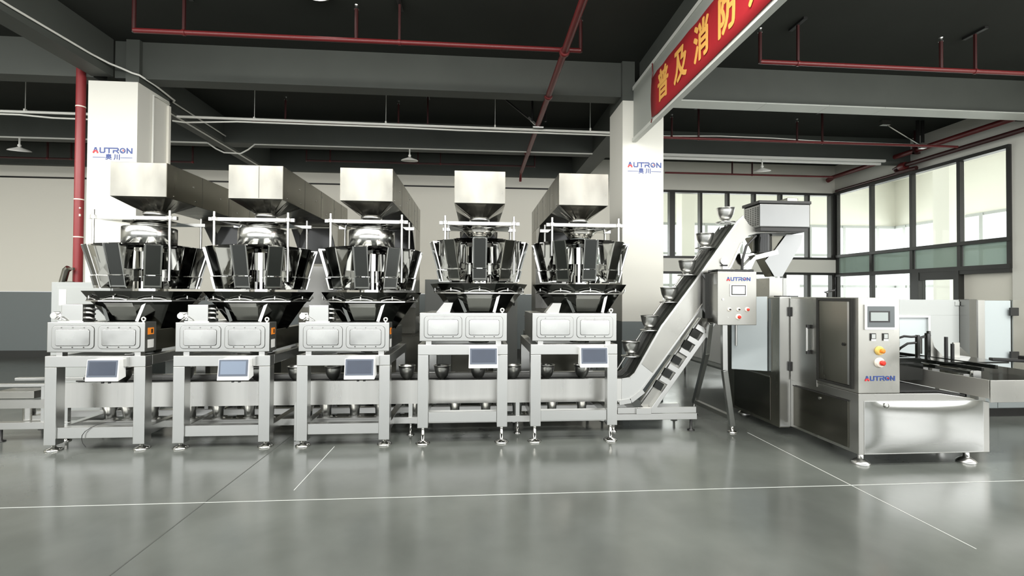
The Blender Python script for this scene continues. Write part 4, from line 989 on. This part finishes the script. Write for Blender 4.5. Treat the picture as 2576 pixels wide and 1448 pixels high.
conduit('white conduit up the right face of the left column', [(-4.495, 6.93, 1.7), (-4.495, 6.93, 4.24), (-4.495, 7.0, 4.255), (-4.50, 7.28, 4.26), (-4.9, 7.6, 4.37), (-4.9, 11.4, 4.365)], .014)
conduit('grey cable lying along the red pipe in the right bay', [(2.75, 8.12, 4.30), (3.5, 8.12, 4.32), (4.3, 8.12, 4.345), (5.3, 8.12, 4.34), (6.2, 8.12, 4.31), (8.9, 8.12, 4.30)], .01)
t = thing('cable_cover', 'tall thin cover strip on the rear edge of the left column', 'trunking', (-4.495, 7.26, 0))
MB().box(-.013, .02, -.02, .025, 1.5, 4.22).build('strip', 'cream', t)
tr = thing('lighting_track', 'pair of bright white lighting tracks across the right bay', 'track', (6, 9.36, 4.35))
for dy, dz in ((0, 0), (.12, -.03)): MB().box(-3.2, 2.6, dy-.05, dy-.01, dz-.02, dz+.028).build('rail', 'lamp', tr)
def disc_lamp(label, x, y, z, top, tilt=(0, 0, 0)):
    t = thing('disc_lamp', label, 'lamp', (x, y, z), 'round white lamps under the beams')
    s = MB().lathe([(.02, .06), (.05, .045), (.14, .012), (.165, -.006), (.165, -.012), (.12, -.008), (.01, .015)], n=28).build('shade', 'lamp', t); s.rotation_euler = tilt
    MB().tube([(0, 0, .05), (0, 0, top-z)], .014, 8).lathe([(.026, .07), (.03, .09), (.02, .11)], n=12).build('stem', 'lamp', t)
    MB().lathe([(.01, -.0), (.06, -.012), (.075, -.004), (.06, .0)], n=20).build('diffuser', 'lamp', s)
    return t
disc_lamp('round white lamp at far left of picture beside the red riser pipe', -8.43, 9.4, 4.11, 4.34, (.25, .12, 0))
disc_lamp('round white lamp in the middle, above the gap beyond the bright hopper', -1.31, 9.4, 4.12, 4.34, (.12, 0, 0))
disc_lamp('round white lamp on the right, above the topmost bowl', 5.93, 9.4, 4.10, 4.33, (.3, -.15, 0))
t = thing('ceiling_disc_light', 'round lit ceiling light cut off by the top picture edge', 'lamp', (-1.80, 5.35, SL-.002))
MB().lathe([(.20, 0), (.20, -.03), (.17, -.045)], n=28).build('housing', 'lamp', t); MB().lathe([(.165, -.046), (.10, -.07), (.01, -.075)], n=28).build('diffuser', 'lampon', t)

# ------------------------------------------------------------------ background cabinets
t = thing('electric_cabinet', 'white cabinet with paper notice behind the leftmost weighing machine', 'cabinet', (-4.95, 6.3, 0))
MB().box(-.30, .42, 0, .32, .02, 1.62).build('carcass', 'cabw', t, bevel=.006)
MB().box(-.225, .40, -.012, -.0005, .1, 1.56).build('door', 'cabinet', t, bevel=.003)
MB().box(-.20, -.115, -.014, -.0125, 1.33, 1.53).build('paper_notice', 'paper', t)
for x in (-.25, .36): MB().box(x-.03, x+.03, .05, .12, 0, .02).build('foot', 'black', t)
t = thing('tilted_handrail', 'dark slanted tube frame left of the white cabinet', 'handrail', (-5.45, 6.6, 0))
MB().tube([(.02, 0, .06), (.02, 0, 1.35), (.055, 0, 1.50), (.125, 0, 1.78), (.16, 0, 1.81)], .04, 12).build('tube', 'flank', t)
MB().box(-.06, .12, -.08, .08, 0, .06).build('foot', 'black', t)
MB().bar((.15, 0, 1.80), (.22, 0, 1.80), .03, .03).build('bracket', 'flank', t)
MB().bar((.10, 0, 1.62), (.22, 0, 1.62), .03, .03).build('bracket', 'flank', t)
t = thing('tall_cabinet', 'grey cabinet seen between the middle and fourth weighing machines', 'cabinet', (-.72, 8.35, 0))
MB().box(-.16, .5, 0, .5, .03, 1.75).build('carcass', 'cabinet', t, bevel=.005); MB().box(-.14, .14, -.01, -.0005, .1, 1.70).build('door', 'cabinet', t, bevel=.003); MB().box(.16, .48, -.01, -.0005, .1, 1.70).build('door', 'cabinet', t, bevel=.003)
MB().box(.10, .13, -.03, -.0105, 1.0, 1.2).build('handle', 'black', t); MB().box(-.14, .48, .03, .45, 0, .03).build('plinth', 'black', t)
t = thing('tall_cabinet', 'grey cabinet seen between the fourth and rightmost weighing machines', 'cabinet', (.64, 8.35, 0))
MB().box(-.3, .1, 0, .5, .03, 1.70).build('carcass', 'cabinet', t, bevel=.005); MB().box(-.28, .08, -.01, -.0005, .1, 1.65).build('door', 'cabinet', t, bevel=.003)
MB().box(.02, .05, -.03, -.0105, 1.3, 1.42).build('handle', 'black', t); MB().box(-.28, .08, .03, .45, 0, .03).build('plinth', 'black', t)
t = thing('rear_machine_cabinet', 'grey panelled machine behind the control cabinet legs, left of the frosted door', 'cabinet', (3.95, 7.6, 0))
MB().box(0, 1.3, -1.4, 1.3, .34, 1.45).build('carcass', 'cabinet', t, bevel=.006)
for y in (-1.36, -.48, .42): MB().box(-.015, -.0005, y, y+.84, .40, 1.40).build('door', 'whitep', t, bevel=.003)
MB().box(-.03, 0, -1.4, 1.3, .31, .339).build('bottom_trim', 'bright', t)
for x in (.06, 1.2):
    for y in (-1.2, 1.2): MB().tube([(x, y, 0), (x, y, .34)], .025, 8).build('leg', 'mirrord', t)
t = thing('loose_wire', 'thin dark wire looped over the bottom rail of the leftmost stand', 'wire', (-3.66, 4.76, .1))
MB().tube([(.26, .03, .17), (.19, .025, .168), (.12, .015, .152), (.06, .008, .125), (.01, .004, .09), (-.015, .003, .055), (-.02, .003, .02), (-.01, .003, -.02), (.02, .004, -.06)], .0028, 6).build('strand', 'black', t)
t = thing('cable_box', 'narrow steel box on the floor beside the left leg of the middle stand', 'box', (-1.80, 4.98, 0))
MB().box(-.03, .03, 0, .2, 0, .38).build('case', 'steel', t, bevel=.004)
